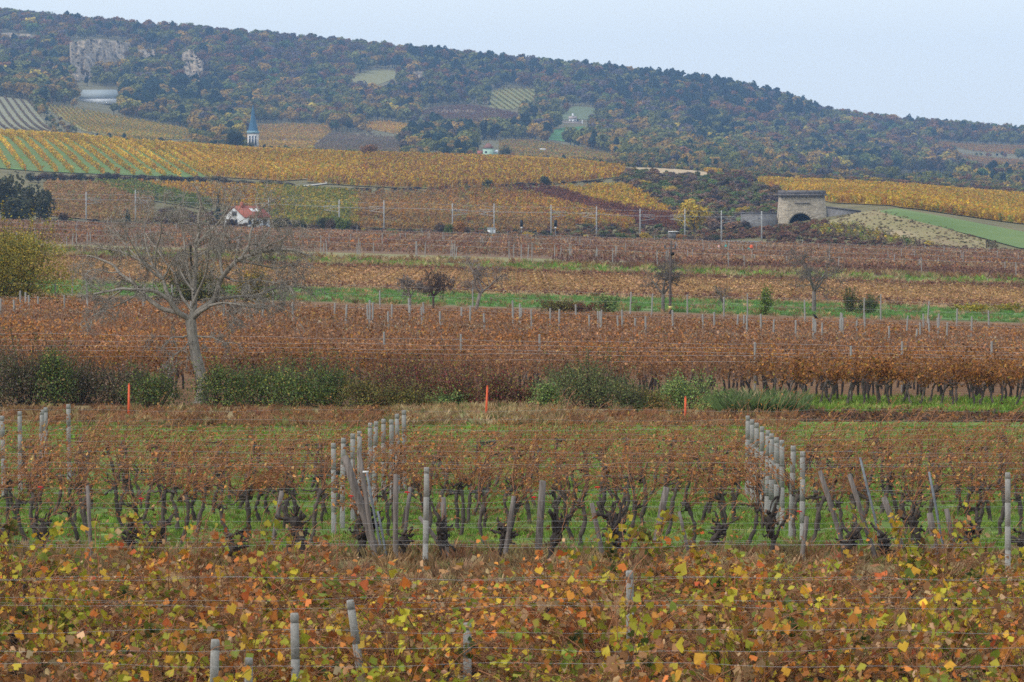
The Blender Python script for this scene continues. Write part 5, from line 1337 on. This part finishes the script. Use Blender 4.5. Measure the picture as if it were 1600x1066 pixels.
for d in np.arange(464, 728, 4.2):
    x = 0.0
    if d < 500: x = PX(1000, d) + 125
    row('brown' if rngR.random() < .6 else 'brownr', d, 'far brown vine row on the plain before the railway', 'far brown vine rows', x=x)

# posts standing in those rows
def post_mesh(h, w, seed, notches=True):
    rng = np.random.default_rng(seed)
    g = G(); b = w * .18; hw = w / 2
    zs = [-.25] + list(np.linspace(.5, h - .12, 4)) if notches else [-.25]
    def ring(z, s): return [(x * s, y * s, z) for x, y in ((hw - b, -hw), (hw, -hw + b), (hw, hw - b), (hw - b, hw), (-hw + b, hw), (-hw, hw - b), (-hw, -hw + b), (-hw + b, -hw))]
    R_ = [ring(-.25, 1.06)]
    if notches:
        for z in zs[1:]:
            s = 1.06 - .1 * z / h
            R_ += [ring(z - .009, s), ring(z - .006, s * .9), ring(z + .006, s * .9), ring(z + .009, s)]
    R_ += [ring(h - .03, .95), ring(h, .84)]
    V = np.array(R_).reshape(-1, 3); V[:, :2] += rng.normal(0, w * .02, (len(V), 2))
    n = len(R_)
    F = [(k * 8 + j, k * 8 + (j + 1) % 8, (k + 1) * 8 + (j + 1) % 8, (k + 1) * 8 + j) for k in range(n - 1) for j in range(8)]
    t = (n - 1) * 8
    g.add(V, [np.array(F), np.array([(t, t + j, t + j + 1) for j in range(1, 7)])])
    return g.mesh('concrete_post', M_CONC)
POSTS = [post_mesh(2.0, .105, 500 + i) for i in range(4)]
FPOST = [post_mesh(1.75, .085, 510 + i, False) for i in range(3)]
for k in range(95):
    u = rngR.uniform(-20, 1620) if k > 40 else [300, 460, 640, 665, 690, 800, 815, 830, 860, 940, 965, 990, 1010, 1100, 1115, 1150, 1190, 1210, 1240, 1270, 1285, 1310, 1340, 1352, 1440, 1455, 1470, 1478, 0, 20, 30, 45, 60, 100, 520, 540, 575, 610, 720, 760, 1160][k] + rngR.uniform(-3, 3)
    d = rngR.uniform(191, 206) if k < 66 else rngR.uniform(206, 260)
    x = PX(u, d)
    o = thing('trellis_post', 'thin pale trellis post among the purple brown vines', 'post', (x, d, h1(x, d)), 'pale posts in the rust vineyard', me=FPOST[k % 3])
    o.rotation_euler = (rngR.normal(0, .03), rngR.normal(0, .03), rngR.uniform(0, 3)); o.scale = (1, 1, rngR.uniform(.85, 1.1))
for k in range(150):
    u = rngR.uniform(-10, 1610); d = rngR.choice([455, 472, 490, 530, 560, 600, 640, 690]) + rngR.normal(0, 3)
    x = PX(u, d)
    o = thing('trellis_post', 'distant pale trellis post on the brown plain', 'post', (x, d, h1(x, d)), 'distant pale posts on the plain', me=FPOST[k % 3])
    o.scale = (1.25, 1.25, rngR.uniform(.95, 1.35)); o.rotation_euler = (0, rngR.normal(0, .05), 0)
for k, (u, d) in enumerate([(843, 152), (1410, 150), (1180, 146), (1550, 152), (1330, 143), (600, 152), (720, 151)]):
    x = PX(u, d); o = thing('trellis_post', 'pale post rising from the dense rust rows', 'post', (x, d, h1(x, d)), 'posts in the dense rust rows', me=FPOST[k % 3]); o.scale = (1, 1, 1.15)
def wire(label, group, d, z, x0, x1, r):
    o = thing('trellis_wire', label, 'wire', ((x0 + x1) / 2, d, h1((x0 + x1) / 2, d)), group)
    n = 40; xs = np.linspace(x0, x1, n)
    P = np.stack([xs - (x0 + x1) / 2, np.zeros(n), z + H(xs, np.full(n, d)) - h1((x0 + x1) / 2, d) + .025 * np.sin(xs * .9 + d) + .012 * np.sin(xs * 2.7 + 3 * d)], -1)
    o.data = None
    bpy.data.objects.remove(o)
    c = (((x0 + x1) / 2), d, h1((x0 + x1) / 2, d))
    return thing('trellis_wire', label, 'wire', c, group, me=G().tube(P, r, 3).mesh('trellis_wire', M_WIRE))
for d, z in ((139, 1.72), (141, 1.78), (145, 1.8), (149, 1.85), (139, 1.5)):
    wire('pale trellis wire over the dense rust rows', 'wires of the dense rust rows', d, z, -22, 24, .006)
for d, z in ((200, 1.5), (228, 1.5), (250, 1.5)):
    wire('pale trellis wire across the purple brown rows', 'wires of the purple brown rows', d, z, -32, 32, .006)
for d, z in ((470, 1.7), (530, 1.7), (600, 1.8), (660, 1.8)):
    wire('distant trellis wire on the brown plain', 'wires of the far brown rows', d, z, -85, 85, .018)
# crow on a post
x = PX(1274, 195); d = 195.0
o = thing('trellis_post', 'pale post with a black bird perched on top', 'post', (x, d, h1(x, d)), me=FPOST[0])
b = thing('bird', 'black bird perched on a thin post in the rust vineyard', 'bird', (x, d, h1(x, d) + 1.75))
g = G().tube([(.17, 0, .02), (.10, 0, .06), (.03, 0, .12), (-.03, 0, .18), (-.06, 0, .225), (-.085, 0, .235), (-.12, 0, .225), (-.155, 0, .215)], [.012, .035, .06, .058, .038, .036, .014, .003], 8)
for s in (-1, 1): g.tube([(.0, s * .02, .08), (.0, s * .02, -.01), (-.03, s * .022, -.012)], [.012, .006, .004], 4)
part(b, 'body', g, M_BLACK, True)

# ------------------------------------------------------------------ vines near by
BARKD = (0.062, 0.052, 0.047)
DRY = [(4, (.44, .185, .05)), (3, (.34, .125, .04)), (2, (.48, .27, .10)), (1, (.18, .09, .05)), (.6, (.40, .30, .06))]
PA = [(3.2, (.36, .34, .025)), (3.4, (.17, .21, .025)), (2.0, (.56, .40, .03)), (1.4, (.42, .17, .03)), (1.4, (.2, .1, .04)), (1.2, (.07, .10, .02))]
PB = [(3, (.62, .24, .045)), (3, (.48, .17, .04)), (2.5, (.28, .14, .055)), (2, (.54, .34, .035)), (2, (.30, .29, .03)), (1, (.34, .24, .13)), (.6, (.46, .09, .03))]
PC = [(4, (.38, .20, .085)), (3, (.48, .31, .16)), (2, (.22, .11, .055)), (1.5, (.46, .19, .045)), (1.6, (.29, .27, .035)), (.8, (.36, .27, .03))]
def vine(seed, kind, P):
    rng = np.random.default_rng(seed)
    h = {'mid': .92, 'old': .80, 'fore': .62, 'edge': .95}[kind] * rng.uniform(.85, 1.15)
    rb = {'mid': .042, 'old': .066, 'fore': .055, 'edge': .042}[kind]
    lean = rng.normal(0, .24) if kind != 'edge' else rng.uniform(.0, .4)
    n = 16; t = np.linspace(0, 1, n)
    bend = .09 * np.sin(t * rng.uniform(2, 6) + rng.uniform(0, 6)) * t
    Pt = np.stack([lean * t + bend + np.cumsum(rng.normal(0, .012, n)), np.cumsum(rng.normal(0, .012, n)), -.08 + (h + .08) * t], -1)
    rad = rb * (1.15 - .35 * t) * (1 + rng.normal(0, .2, n)); rad[-3:] *= 1.35
    bc = np.array(BARKD) * rng.uniform(.8, 1.35) * (1.5 if kind == 'mid' else 1) * (2.0 if kind == 'edge' else 1)
    tr = G().tube(Pt, rad, 7, bc)
    head = Pt[-1]; starts = [head]
    na = {'mid': 6, 'old': 22, 'fore': 4, 'edge': 5}[kind]
    for k in range(na):                                    # knobs and short gnarled arms
        a = rng.uniform(0, 6.28); el_ = rng.uniform(-.4, 1.2); ln = rng.uniform(.05, .30)
        if kind == 'old' and k < 3: ln = rng.uniform(.3, .5)
        kx = 1.0 if kind == 'old' else 1.3
        dv = np.array([math.cos(a) * math.cos(el_) * kx, math.sin(a) * math.cos(el_) * .6, math.sin(el_) + (.2 if kind == 'old' else 0)])
        base_i = int(rng.integers(n - 7, n)) if kind == 'old' else n - 1
        q = [Pt[base_i] - [0, 0, rng.uniform(0, .1)]]
        for j in range(6): q.append(q[-1] + dv * ln / 6 + rng.normal(0, .024, 3))
        rr = rb * np.array([.75, .5, .7, .45, .62, .4, .55]) * rng.uniform(.5, 1.05) * (1 + rng.normal(0, .2, 7))
        tr.tube(q, rr, 5, bc * rng.uniform(.7, 1.25)); starts.append(q[-1])
    for A in tr.V: A += rng.normal(0, rb * .11, A.shape)   # flaking bark
    cn = G(); lf = G(); nc = {'mid': 17, 'old': 6, 'fore': 26, 'edge': 12}[kind]
    shp, ls = {'mid': (CURL, (.045, .10)), 'old': (CURL, (.05, .09)), 'fore': (GRAPE, (.065, .15)), 'edge': (CURL, (.08, .14))}[kind]
    for k in range(nc):
        s = starts[int(rng.integers(0, len(starts)))]
        L = rng.uniform(.6, 1.55) * (.6 if kind == 'old' else 1) * (1.12 if kind == 'fore' else 1)
        m = 8
        dv = np.array([rng.normal(.35, .6), rng.normal(0, .28), rng.uniform(.45, 1.1)]); dv /= np.linalg.norm(dv)
        q = [s]
        for j in range(m):
            dv = dv + rng.normal(0, .12, 3) + np.array([.05, 0, -.035 * j * (1.0 if kind == 'fore' else 1)])
            dv /= np.linalg.norm(dv); q.append(q[-1] + dv * L / m)
        q = np.array(q); q[:, 1] *= .8
        q[:, 2] = np.minimum(q[:, 2], 2.15 + .15 * rng.random())
        cn.tube(q, np.linspace(.0075, .0036, m + 1) * (1.2 if kind == 'fore' else 1), 3, np.array((.40, .18, .085)) * rng.uniform(.5, 1.35), cap=False)
        if kind == 'fore':                                 # side shoots and tendrils
            for e in range(3):
                i = int(rng.integers(2, m)); d2 = rng.normal(0, 1, 3) + np.array([.3, 0, .2]); d2 /= np.linalg.norm(d2); l2 = rng.uniform(.12, .4)
                cn.tube([q[i], q[i] + d2 * l2 * .5 + rng.normal(0, .02, 3), q[i] + d2 * l2 + np.array([0, 0, -.06])], [.0045, .0035, .0025], 3, np.array((.36, .19, .09)) * rng.uniform(.5, 1.3), cap=False)
        nl = {'mid': int(rng.integers(0, 7)), 'old': 3, 'fore': int(rng.choice([0, 2, 6, 12, 22])), 'edge': 12}[kind]
        if nl == 0: continue
        if kind == 'fore':                                 # leaves crowd on one stretch of a cane and share its tint
            c0, c1 = sorted(rng.uniform(.1, 1, 2)); tt = rng.uniform(c0, min(1, c1 + .25), nl) * m
        else: tt = rng.uniform(.15, 1, nl) * m
        i = np.minimum(tt.astype(int), m - 1)
        C = q[i] + (q[i + 1] - q[i]) * (tt - i)[:, None] + rng.normal(0, .05 if kind == 'mid' else .075, (nl, 3))
        if kind == 'fore':
            base = pal(P, 1, rng, .15)
            col = np.where(rng.random((nl, 1)) < .68, base * np.clip(rng.normal(1, .22, (nl, 1)), .45, 1.6), pal(P, nl, rng, .2))
            dead = rng.random(nl) < (.25 if base[0, 1] > base[0, 0] * .6 else .42)
            sgn = np.where(rng.random((nl, 1)) < .5, -1.0, 1.0)
            nr = np.concatenate([rng.normal(0, .3, (nl, 1)), sgn * .8, np.full((nl, 1), .55)], 1)
            if (~dead).any(): lf.add(*leaves(C[~dead], rng.uniform(*ls, int((~dead).sum())), col[~dead], rng, GRAPE, nr[~dead], .38))
            if dead.any(): lf.add(*leaves(C[dead], rng.uniform(.06, .12, int(dead.sum())), pal(PC[:2] + PB[:3], int(dead.sum()), rng, .22), rng, CURL))
        else:
            lf.add(*leaves(C, rng.uniform(*ls, nl), pal(P, nl, rng, .26), rng, shp))
    return tr.mesh('trunk', M_BARK), cn.mesh('canes', M_LEAF), lf.mesh('foliage', M_LEAF)
V_MID = [vine(600 + i, 'mid', DRY) for i in range(16)]
V_OLD = [vine(620 + i, 'old', DRY) for i in range(14)]
V_EDGE = [vine(640 + i, 'edge', PRUST) for i in range(6)]
V_FA = [vine(660 + i, 'fore', PA) for i in range(7)]
V_FB = [vine(670 + i, 'fore', PB) for i in range(7)]
V_FC = [vine(680 + i, 'fore', PC) for i in range(5)]
rngV = np.random.default_rng(9)
def put_vine(protos, x, d, label, group, zs=1.0, xs=1.0):
    tr, cn, lf = protos[int(rngV.integers(0, len(protos)))]
    o = thing('grapevine', label, 'grapevine', (x, d, h1(x, d)), group, rz=rngV.normal(0, .25) + (math.pi if rngV.random() < .3 else 0))
    o.scale = (xs, xs, zs)
    link('trunk', tr, o); link('canes', cn, o, kind='stuff'); link('foliage', lf, o, kind='stuff')
    return o
def visible_x(d, m=170): return PX(-m, d), PX(1600 + m, d)
n_mid = 0
for r_, d in enumerate(np.arange(80.0, 88.5, 2.0)):
    a, b = visible_x(d)
    for x in np.arange(a + rngV.uniform(0, .6), b, 1.16):
        put_vine(V_MID, x + rngV.normal(0, .25), d + rngV.normal(0, .1), 'slim leaf shedding grapevine with rust dry leaves over green grass', 'vines in the grassy vineyard', rngV.uniform(.9, 1.22)); n_mid += 1
# the last rows of that vineyard, too many to tell apart
def merged_rows(name, label, ds_, protos, pitch=1.16):
    for key, mi, mat in (('trunks', 0, M_BARK), ('canes', 1, M_LEAF), ('leaves', 2, M_LEAF)):
        pass
    root = thing(name, label, 'grapevine', (0, float(np.mean(ds_)), 0)); root['kind'] = 'stuff'
    arr = {0: G(), 1: G(), 2: G()}
    for d in ds_:
        a, b = visible_x(d)
        for x in np.arange(a, b, pitch):
            pr = protos[int(rngV.integers(0, len(protos)))]; ang = rngV.normal(0, .25); s = rngV.uniform(.92, 1.12); ca, sa = math.cos(ang), math.sin(ang)
            for k in range(3):
                me = pr[k]; nv = len(me.vertices); co = np.empty(nv * 3, np.float32); me.vertices.foreach_get('co', co); co = co.reshape(-1, 3)
                cl = np.empty(nv * 4, np.float32); me.attributes['col'].data.foreach_get('color', cl)
                W = np.stack([x + co[:, 0] * ca - co[:, 1] * sa, d - float(np.mean(ds_)) + co[:, 0] * sa + co[:, 1] * ca, co[:, 2] * s], -1)
                lt = np.empty(len(me.polygons), np.int32); me.polygons.foreach_get('loop_total', lt); vi = np.empty(len(me.loops), np.int32); me.loops.foreach_get('vertex_index', vi)
                st = np.concatenate([[0], np.cumsum(lt)[:-1]]); fs = [vi[(st[lt == q][:, None] + np.arange(q)[None])] for q in (3, 4) if (lt == q).any()]
                arr[k].add(W, fs, cl.reshape(-1, 4)[:, :3])
    for k, nm, mt in ((0, 'trunks', M_BARK), (1, 'canes', M_LEAF), (2, 'foliage', M_LEAF)):
        part(root, nm, arr[k], mt, kind='stuff')
merged_rows('vine_rows', 'last rows of rust leaved vines before the dry grass strip', [90.0, 92.0, 94.0, 96.0, 98.0, 100.0], V_MID)
for x in np.arange(PX(-20, 75.5), PX(1620, 75.5), 1.02):
    u = CX + F_PX * x / 75.5
    if abs(u - 664) < 14: continue
    put_vine(V_OLD, x + rngV.normal(0, .32), 76.8 + rngV.normal(0, .8), 'old gnarled blackish grapevine stump with stubby arms in the dry grass', 'gnarled old vines along the dry verge', rngV.uniform(.65, 1.35), rngV.uniform(.8, 1.25))
for d in (135.2, 137.0):
    for x in np.arange(PX(1215 if d > 136 else 1235, d), PX(1625, d), .52 if d < 136 else .9):
        put_vine(V_EDGE, x + rngV.normal(0, .1), d + rngV.normal(0, .15), 'leaning grey vine trunk under the rust canopy beside the green strip', 'leaning vines at the edge of the rust vineyard', rngV.uniform(.95, 1.15))

def one_leaf(seed, c):
    rng = np.random.default_rng(seed)
    S, F = GRAPE
    V = S + rng.normal(0, .03, S.shape)
    cc = np.clip(np.array(c)[None] * (1 + rng.normal(0, .12, (len(S), 1))), 0, .9)
    return mk_mesh('leaf', V, [F], M_LEAF, cc)
LEAFM = [one_leaf(700 + i, c) for i, c in enumerate([(.30, .29, .025), (.22, .26, .03), (.42, .33, .03), (.60, .17, .03), (.52, .12, .03), (.58, .30, .03), (.16, .20, .025), (.34, .14, .05)])]
for d in np.arange(43.0, 64.8, 1.95):
    a, b = visible_x(d, 250)
    for x in np.arange(a + rngV.uniform(0, .7), b, 1.06):
        u = CX + F_PX * x / d
        yel = .5 * math.sin(u * .011 + d * .35) + .5 * math.sin(u * .0047 - d * .6 + 1.7)
        if d < 52 and 330 < u < 640: yel += .8
        if u > 1380 or u < 230: yel += .35
        pr, lab, grp, li = (V_FA, 'vine with yellow green leaves among the autumn tinted rows', 'yellow green leaved vines', [0, 1, 2, 0, 6, 5]) if yel > .16 else ((V_FB, 'vine with orange and rust leaves among the autumn tinted rows', 'orange leaved vines', [3, 4, 5, 7, 2, 3]) if yel > -.45 else (V_FC, 'vine with brown withered leaves among the autumn tinted rows', 'brown withered vines', [7, 3, 5, 4, 2, 0]))
        gap = math.sin(u * .013 + d * 1.1) + math.sin(u * .0071 - d * .83 + 2.0) + .6 * math.sin(u * .029 + d * 2.3)
        if gap < -1.15 and not (300 < u < 660 and d < 52): continue
        zs = 1.0 + .07 * gap
        if d > 56: zs = (1 + .05 * gap) * float(np.interp(u, [0, 130, 200, 290, 340, 480, 650, 760, 850, 1000, 1150, 1300, 1400, 1600], [.98, .95, .85, 1.0, .95, .84, .66, .7, .9, .9, .86, .8, .95, 1.0]))
        o = put_vine(pr, x + rngV.normal(0, .15), d + rngV.normal(0, .1), lab, grp, zs * rngV.uniform(.8, 1.15))
        for k in range(5):
            lf = link('leaf', LEAFM[li[int(rngV.integers(0, 6))]], o, (rngV.uniform(-.6, .6), rngV.uniform(-.34, .3), rngV.uniform(.75, 1.95)))
            lf.rotation_euler = (rngV.normal(1.0, .4), rngV.normal(0, .6), rngV.uniform(-3.1, 3.1)); s = rngV.uniform(.11, .19); lf.scale = (s, s, s)

# concrete posts of the near vineyards (top pixel gives the distance for a 2 m post)
def conc(u, v, label, group=None, lean=0.0, h=2.0):
    d = F_PX * (HC - h) / (v - HY); x = PX(u, d)
    o = thing('concrete_post', label, 'post', (x - lean * h, d, 0), group, me=POSTS[int(rngV.integers(0, 4))])
    o.scale = (1, 1, h / 2.0); o.rotation_euler = (rngV.normal(0, .012), math.atan(lean) + rngV.normal(0, .012), rngV.normal(0, .1))
    return o
for u, v in [(5, 650), (30, 643), (62, 641), (72, 637), (107, 632)]: conc(u, v, 'grey concrete trellis post in the line before the blackish brambles', 'post line before the brambles')
for u, v in [(521, 693), (534, 685), (551, 678), (562, 674), (577, 661), (584, 659), (599, 655), (612, 656), (621, 647), (632, 641)]: conc(u, v, 'grey concrete trellis post in the line running back to the olive bush', 'post line towards the olive bush')
for u, v in [(1255, 706), (1237, 697), (1223, 688), (1214, 684), (1206, 678), (1199, 673), (1192, 667), (1184, 661), (1176, 656), (1168, 650)]: conc(u, v, 'grey concrete trellis post in the close file ending near the light green shrub', 'close file of concrete posts')
conc(664, 731, 'tall concrete post standing alone in the dry verge beside gnarled stumps')
conc(1577, 739, 'concrete post with wire tie at the end of the gnarled stump row')
conc(328, 1001, 'pale concrete post between yellow green vine leaves')
conc(458, 960, 'concrete post wrapped by yellow green leaves', lean=-.02)
conc(549, 936, 'leaning concrete post beside bright yellow leaves', lean=-.13)
conc(987, 893, 'concrete post with wire cap among orange leaves')
conc(386, 1030, 'short grey post top beside the pale concrete post', h=1.6)
conc(730, 975, 'thin grey post half hidden in brown leaves', h=1.6)
for d in list(np.arange(80.0, 100.5, 2.0)):
    a, b = visible_x(d)
    for z in ((.68, 1.05, 1.5) if int(d) % 4 else (.85, 1.25, 1.75)): wire('thin trellis wire through the leaf shedding vines', 'wires of the grassy vineyard', d + .06, z + rngV.normal(0, .02), a, b, .0025)
for z in (.55, .9, 1.3): wire('thin trellis wire along the gnarled old vines', 'wires along the dry verge', 75.6, z, *visible_x(75.6), .0024)
for d in np.arange(43.0, 64.8, 1.95):
    for z in ((1.75 + rngV.normal(0, .08),) if rngV.random() < .75 else (1.1,)): wire('rusty trellis wire among the autumn tinted vines', 'wires of the autumn tinted rows', d - .12, z + rngV.normal(0, .03), *visible_x(d), .0022)
# wooden and steel stakes beside the old vines
def stake(p0, p1, d, mat, label, w=.045, group=None):
    a = PT(*p0, d); b = PT(*p1, d)
    if a[2] > b[2]: a, b = b, a
    dv = (b - a) / (b[2] - a[2]); a = a - dv * (a[2] + .12)   # run down into the soil
    c = np.array([a[0], a[1], 0.0])
    m = np.linspace(0, 1, 5)[:, None]
    g = G().tube((a - c) + (b - a) * m + rngV.normal(0, .004, (5, 3)), np.array([1, 1.04, .97, 1.0, .9]) * w, 7)
    return thing('stake', label, 'stake', c, group, me=g.mesh('stake', mat))
SW = [((538, 712), (580, 842), .085, 'thick split wooden stake leaning over the dark vine tangle'), ((618, 742), (618, 882), .055, 'upright weathered wooden stake beside the tall concrete post'), ((640, 762), (628, 882), .04, 'slim wooden stake crossing the upright one'), ((692, 778), (698, 885), .06, 'stout dark stake next to a knobbly vine head'), ((925, 787), (942, 872), .05, 'short dark leaning stake in the dry grass'), ((1042, 762), (1024, 856), .07, 'broad wooden stake with dark vine clinging to it'), ((1282, 736), (1312, 832), .05, 'dark wooden stake leaning beside the close post file'), ((1328, 742), (1362, 850), .05, 'wooden stake leaning parallel to the blue steel rod'),
      ((1382, 778), (1416, 872), .065, 'thick wooden stake leaning over an arched vine arm'), ((1454, 802), (1466, 880), .07, 'thick wooden stake standing against a second one'), ((1480, 796), (1498, 890), .055, 'wooden stake leaning on its thicker neighbour'), ((803, 776), (788, 876), .05, 'wooden stake tilted toward the knobbly vine head'), ((1262, 808), (1250, 904), .05, 'low wooden stake under the close post file'), ((440, 768), (424, 860), .05, 'wooden stake between two gnarled stumps'), ((135, 760), (140, 850), .04, 'thin wooden stake beside the gnarled stumps near the brambles'), ((848, 752), (842, 850), .075, 'broad stake with a red tie in the grassy vineyard'), ((560, 705), (575, 800), .05, 'dark stake with a white tag at its top'), ((1062, 800), (1075, 860), .035, 'thin pale stake lying aslant in the dry grass'), ((655, 808), (700, 870), .045, 'broken stake propped on the stout dark stake')]
for p0, p1, w, lab in SW: stake(p0, p1, 76.6 + rngV.uniform(-.5, .8), M_WOOD, lab, w)
for p0, p1, lab in [((572, 738), (600, 888), 'blue grey steel rod crossing the thick split stake'), ((1345, 715), (1376, 842), 'blue grey steel rod leaning between wooden stakes'), ((1453, 738), (1468, 818), 'blue grey steel rod before the paired thick stakes'), ((590, 800), (606, 886), 'short blue steel rod at the foot of the split stake')]: stake(p0, p1, 77.0, M_STEEL, lab, .026)
tag_ = PT(571, 738, 76.4); o = thing('plastic_tag', 'white plastic tag tied to a dark stake top', 'tag', tag_, me=G().box(-.06, .06, -.012, .0, -.015, .02).mesh('plastic_tag', M_WHITE))
for u, v in ((548, 776), (636, 590 + 180), (835, 778), (934, 762), (664, 858), (1250, 800), (220, 780), (62, 762)):
    p = PT(u, v, 75.9); g = G().tube([(-.05, -.02, 0), (0, -.04, .01), (.05, -.02, -.005)], .012, 4).tube([(0, -.04, 0), (.012, -.05, -.06)], [.01, .004], 4)
    thing('red_tie', 'small red plastic tie knotted to the old vines', 'tie', p, 'red ties on the old vines', me=g.mesh('red_tie', flat_mat('red_plastic', (.6, .03, .03))))
# orange survey stakes
for u, vt, vb, lab in ((200, 602, 655, 'orange painted stake under the walnut boughs'), (759, 605, 663, 'tallest orange painted stake in the dry grass'), (1071, 622, 654, 'short orange painted stake before the light green shrub')):
    d = 126.5; x = PX(u, d); S_ = d / F_PX; h = HC - (vt - HY) * S_ - h1(x, d)
    g = G().box(-.038, .038, -.02, .02, -.15, h, taper=.006)
    o = thing('marker_stake', lab, 'stake', (x, d, h1(x, d)), me=None); o.rotation_euler = (0, rngV.normal(.02, .015), 0)
    part(o, 'board', g, M_ORANGE); part(o, 'tip', G().box(-.032, .032, -.014, .014, h + .002, h + .05, taper=.01), M_ORANGE)

# ------------------------------------------------------------------ grasses
rngG = np.random.default_rng(33)
def strew(name, label, d0, d1, per, protos, P, scl, u0=-250, u1=1850, drift=0.0, drift_s=6.0, z_off=0.0):
    A = (PX(u1, d1) - PX(u0, d1)) * (d1 - d0); n = int(A * per)
    d = rngG.uniform(d0, d1, n); x = rngG.uniform(PX(u0, d1), PX(u1, d1), n); u = CX + F_PX * x / d
    k = (u > u0) & (u < u1)
    if drift: k &= rngG.random(n) < np.clip(.55 + drift * lum(x, d, drift_s, 8), .05, 1)
    x, d = x[k], d[k]; n = len(x)
    col = pal(P, n, rngG, .18) * (1 + .18 * lum(x, d, 9.0, 5))[:, None]
    scatter(name, np.stack([x, d, H(x, d) + z_off], -1), rngG.uniform(*scl, n)[:, None] * np.ones((1, 3)), col, protos, rngG, tilt=.15, label=label)
PGR = [(4, (.15, .25, .03)), (3, (.20, .31, .045)), (2, (.24, .31, .06)), (1, (.34, .30, .11))]
PTG = [(4, (.34, .23, .10)), (3, (.42, .31, .16)), (2, (.27, .17, .08)), (1, (.2, .2, .06))]
PLIT = [(3, (.26, .13, .05)), (2, (.36, .22, .1)), (1, (.18, .09, .045))]
strew('grass', 'short green grass growing between the vine rows', 78, 124, 26, GRASS, PGR, (.7, 1.5), drift=.5)
PVG = [(4, (.27, .18, .085)), (3, (.34, .24, .12)), (2, (.25, .13, .06)), (1, (.19, .19, .06))]
PRW = [(4, (.28, .14, .06)), (3, (.22, .11, .055)), (2, (.34, .23, .11)), (1, (.2, .19, .06))]
strew('grass', 'tall dry tan grass on the verge between the vineyards', 60, 79.0, 13, TALLG, PVG, (.3, 1.05), drift=.7, drift_s=3)
strew('grass', 'dry tan grass between the autumn tinted vine rows', 41, 60, 9, TALLG, PVG, (.4, 1.1), drift=.5, drift_s=4)
strew('grass', 'pale dry grass before the burgundy shrubs', 123, 133.5, 24, TALLG, PTG, (.4, 1.1), drift=.5, drift_s=4, u0=610, u1=880)
strew('weeds', 'rusty brown weeds along the foot of the bramble bank', 122, 131.5, 15, TALLG, PRW, (.3, .95), drift=.6, drift_s=4, u1=640)
strew('weeds', 'rusty brown weeds before the round bush', 122, 131.0, 15, TALLG, PRW, (.3, .95), drift=.6, drift_s=4, u0=860, u1=1240)
strew('grass', 'green strip of grass under the leaning vines', 131.5, 142, 14, GRASS, PGR, (1.5, 3), u0=1140)
strew('weeds', 'tall green weeds beside the light green shrub', 130, 134.5, 16, TALLG, [(3, (.10, .15, .045)), (2, (.15, .18, .07)), (1, (.3, .24, .13))], (1.2, 2.3), u0=1120, u1=1245)
strew('grass', 'bright green grass of the meadow strip', 264, 300, 4, GRASS, [(3, (.12, .24, .055)), (2, (.16, .27, .07)), (.6, (.26, .24, .10))], (1.5, 2.6), drift=.8, drift_s=14)
strew('weeds', 'straw coloured weeds thinning the meadow strip', 258, 303, .3, TALLG, PTG, (.7, 1.3), drift=.9, drift_s=18)
for da, db in ((388, 396), (440, 449)): strew('weeds', 'ragged dry weeds along the edge of the far green strip', da, db, 1.3, TALLG, PTG + PRW, (1.2, 2.6), drift=.8, drift_s=11)
strew('weeds', 'scattered weeds in the far green strip', 396, 440, .35, TALLG, PGR + PTG, (1.0, 2.2), drift=.8, drift_s=15)
strew('weeds', 'ragged weeds at the edge of the green strip under the leaning vines', 130.8, 133, 12, TALLG, PRW + PGR, (.3, .9), u0=1220)
def litter(seed):
    rng = np.random.default_rng(seed); n = 7
    C = np.stack([rng.normal(0, .14, n), rng.normal(0, .14, n), rng.uniform(.01, .05, n)], -1)
    return G().add(*leaves(C, rng.uniform(.05, .1, n), np.clip(rng.normal(1, .2, (n, 1)), .5, 1.5) * np.ones((1, 3)), rng, CURL)).mesh('litter', M_LEAFI)
LIT = [litter(800 + i) for i in range(4)]
strew('fallen_leaves', 'fallen brown vine leaves lying in the green grass', 78, 124, 2.2, LIT, PLIT, (.8, 1.4), drift=.5, z_off=.05)
strew('fallen_leaves', 'brown leaf litter and dark clods along the rust vineyard edge', 126.5, 132.5, 22, LIT, [(3, (.20, .10, .055)), (2, (.11, .075, .055)), (1, (.32, .16, .065))], (1, 2.2), u0=1225)

# ------------------------------------------------------------------ haze
g = G().box(-1480, 1480, -140, 5750, float(ZZ.min()) - 1.0, float(ZZ.max()) + 40.0)
m, N, L = new_mat('hazy_air')
pv = N.new('ShaderNodeVolumePrincipled')
pv.inputs['Color'].default_value = (0.34, 0.56, 0.95, 1)
pv.inputs['Density'].default_value = 0.000105
pv.inputs['Anisotropy'].default_value = 0.0
oo = N.new('ShaderNodeOutputMaterial')
L.new(pv.outputs[0], oo.inputs['Volume'])
link('haze', g.mesh('haze', m), kind='stuff', label='thin bluish autumn haze lying over the valley')
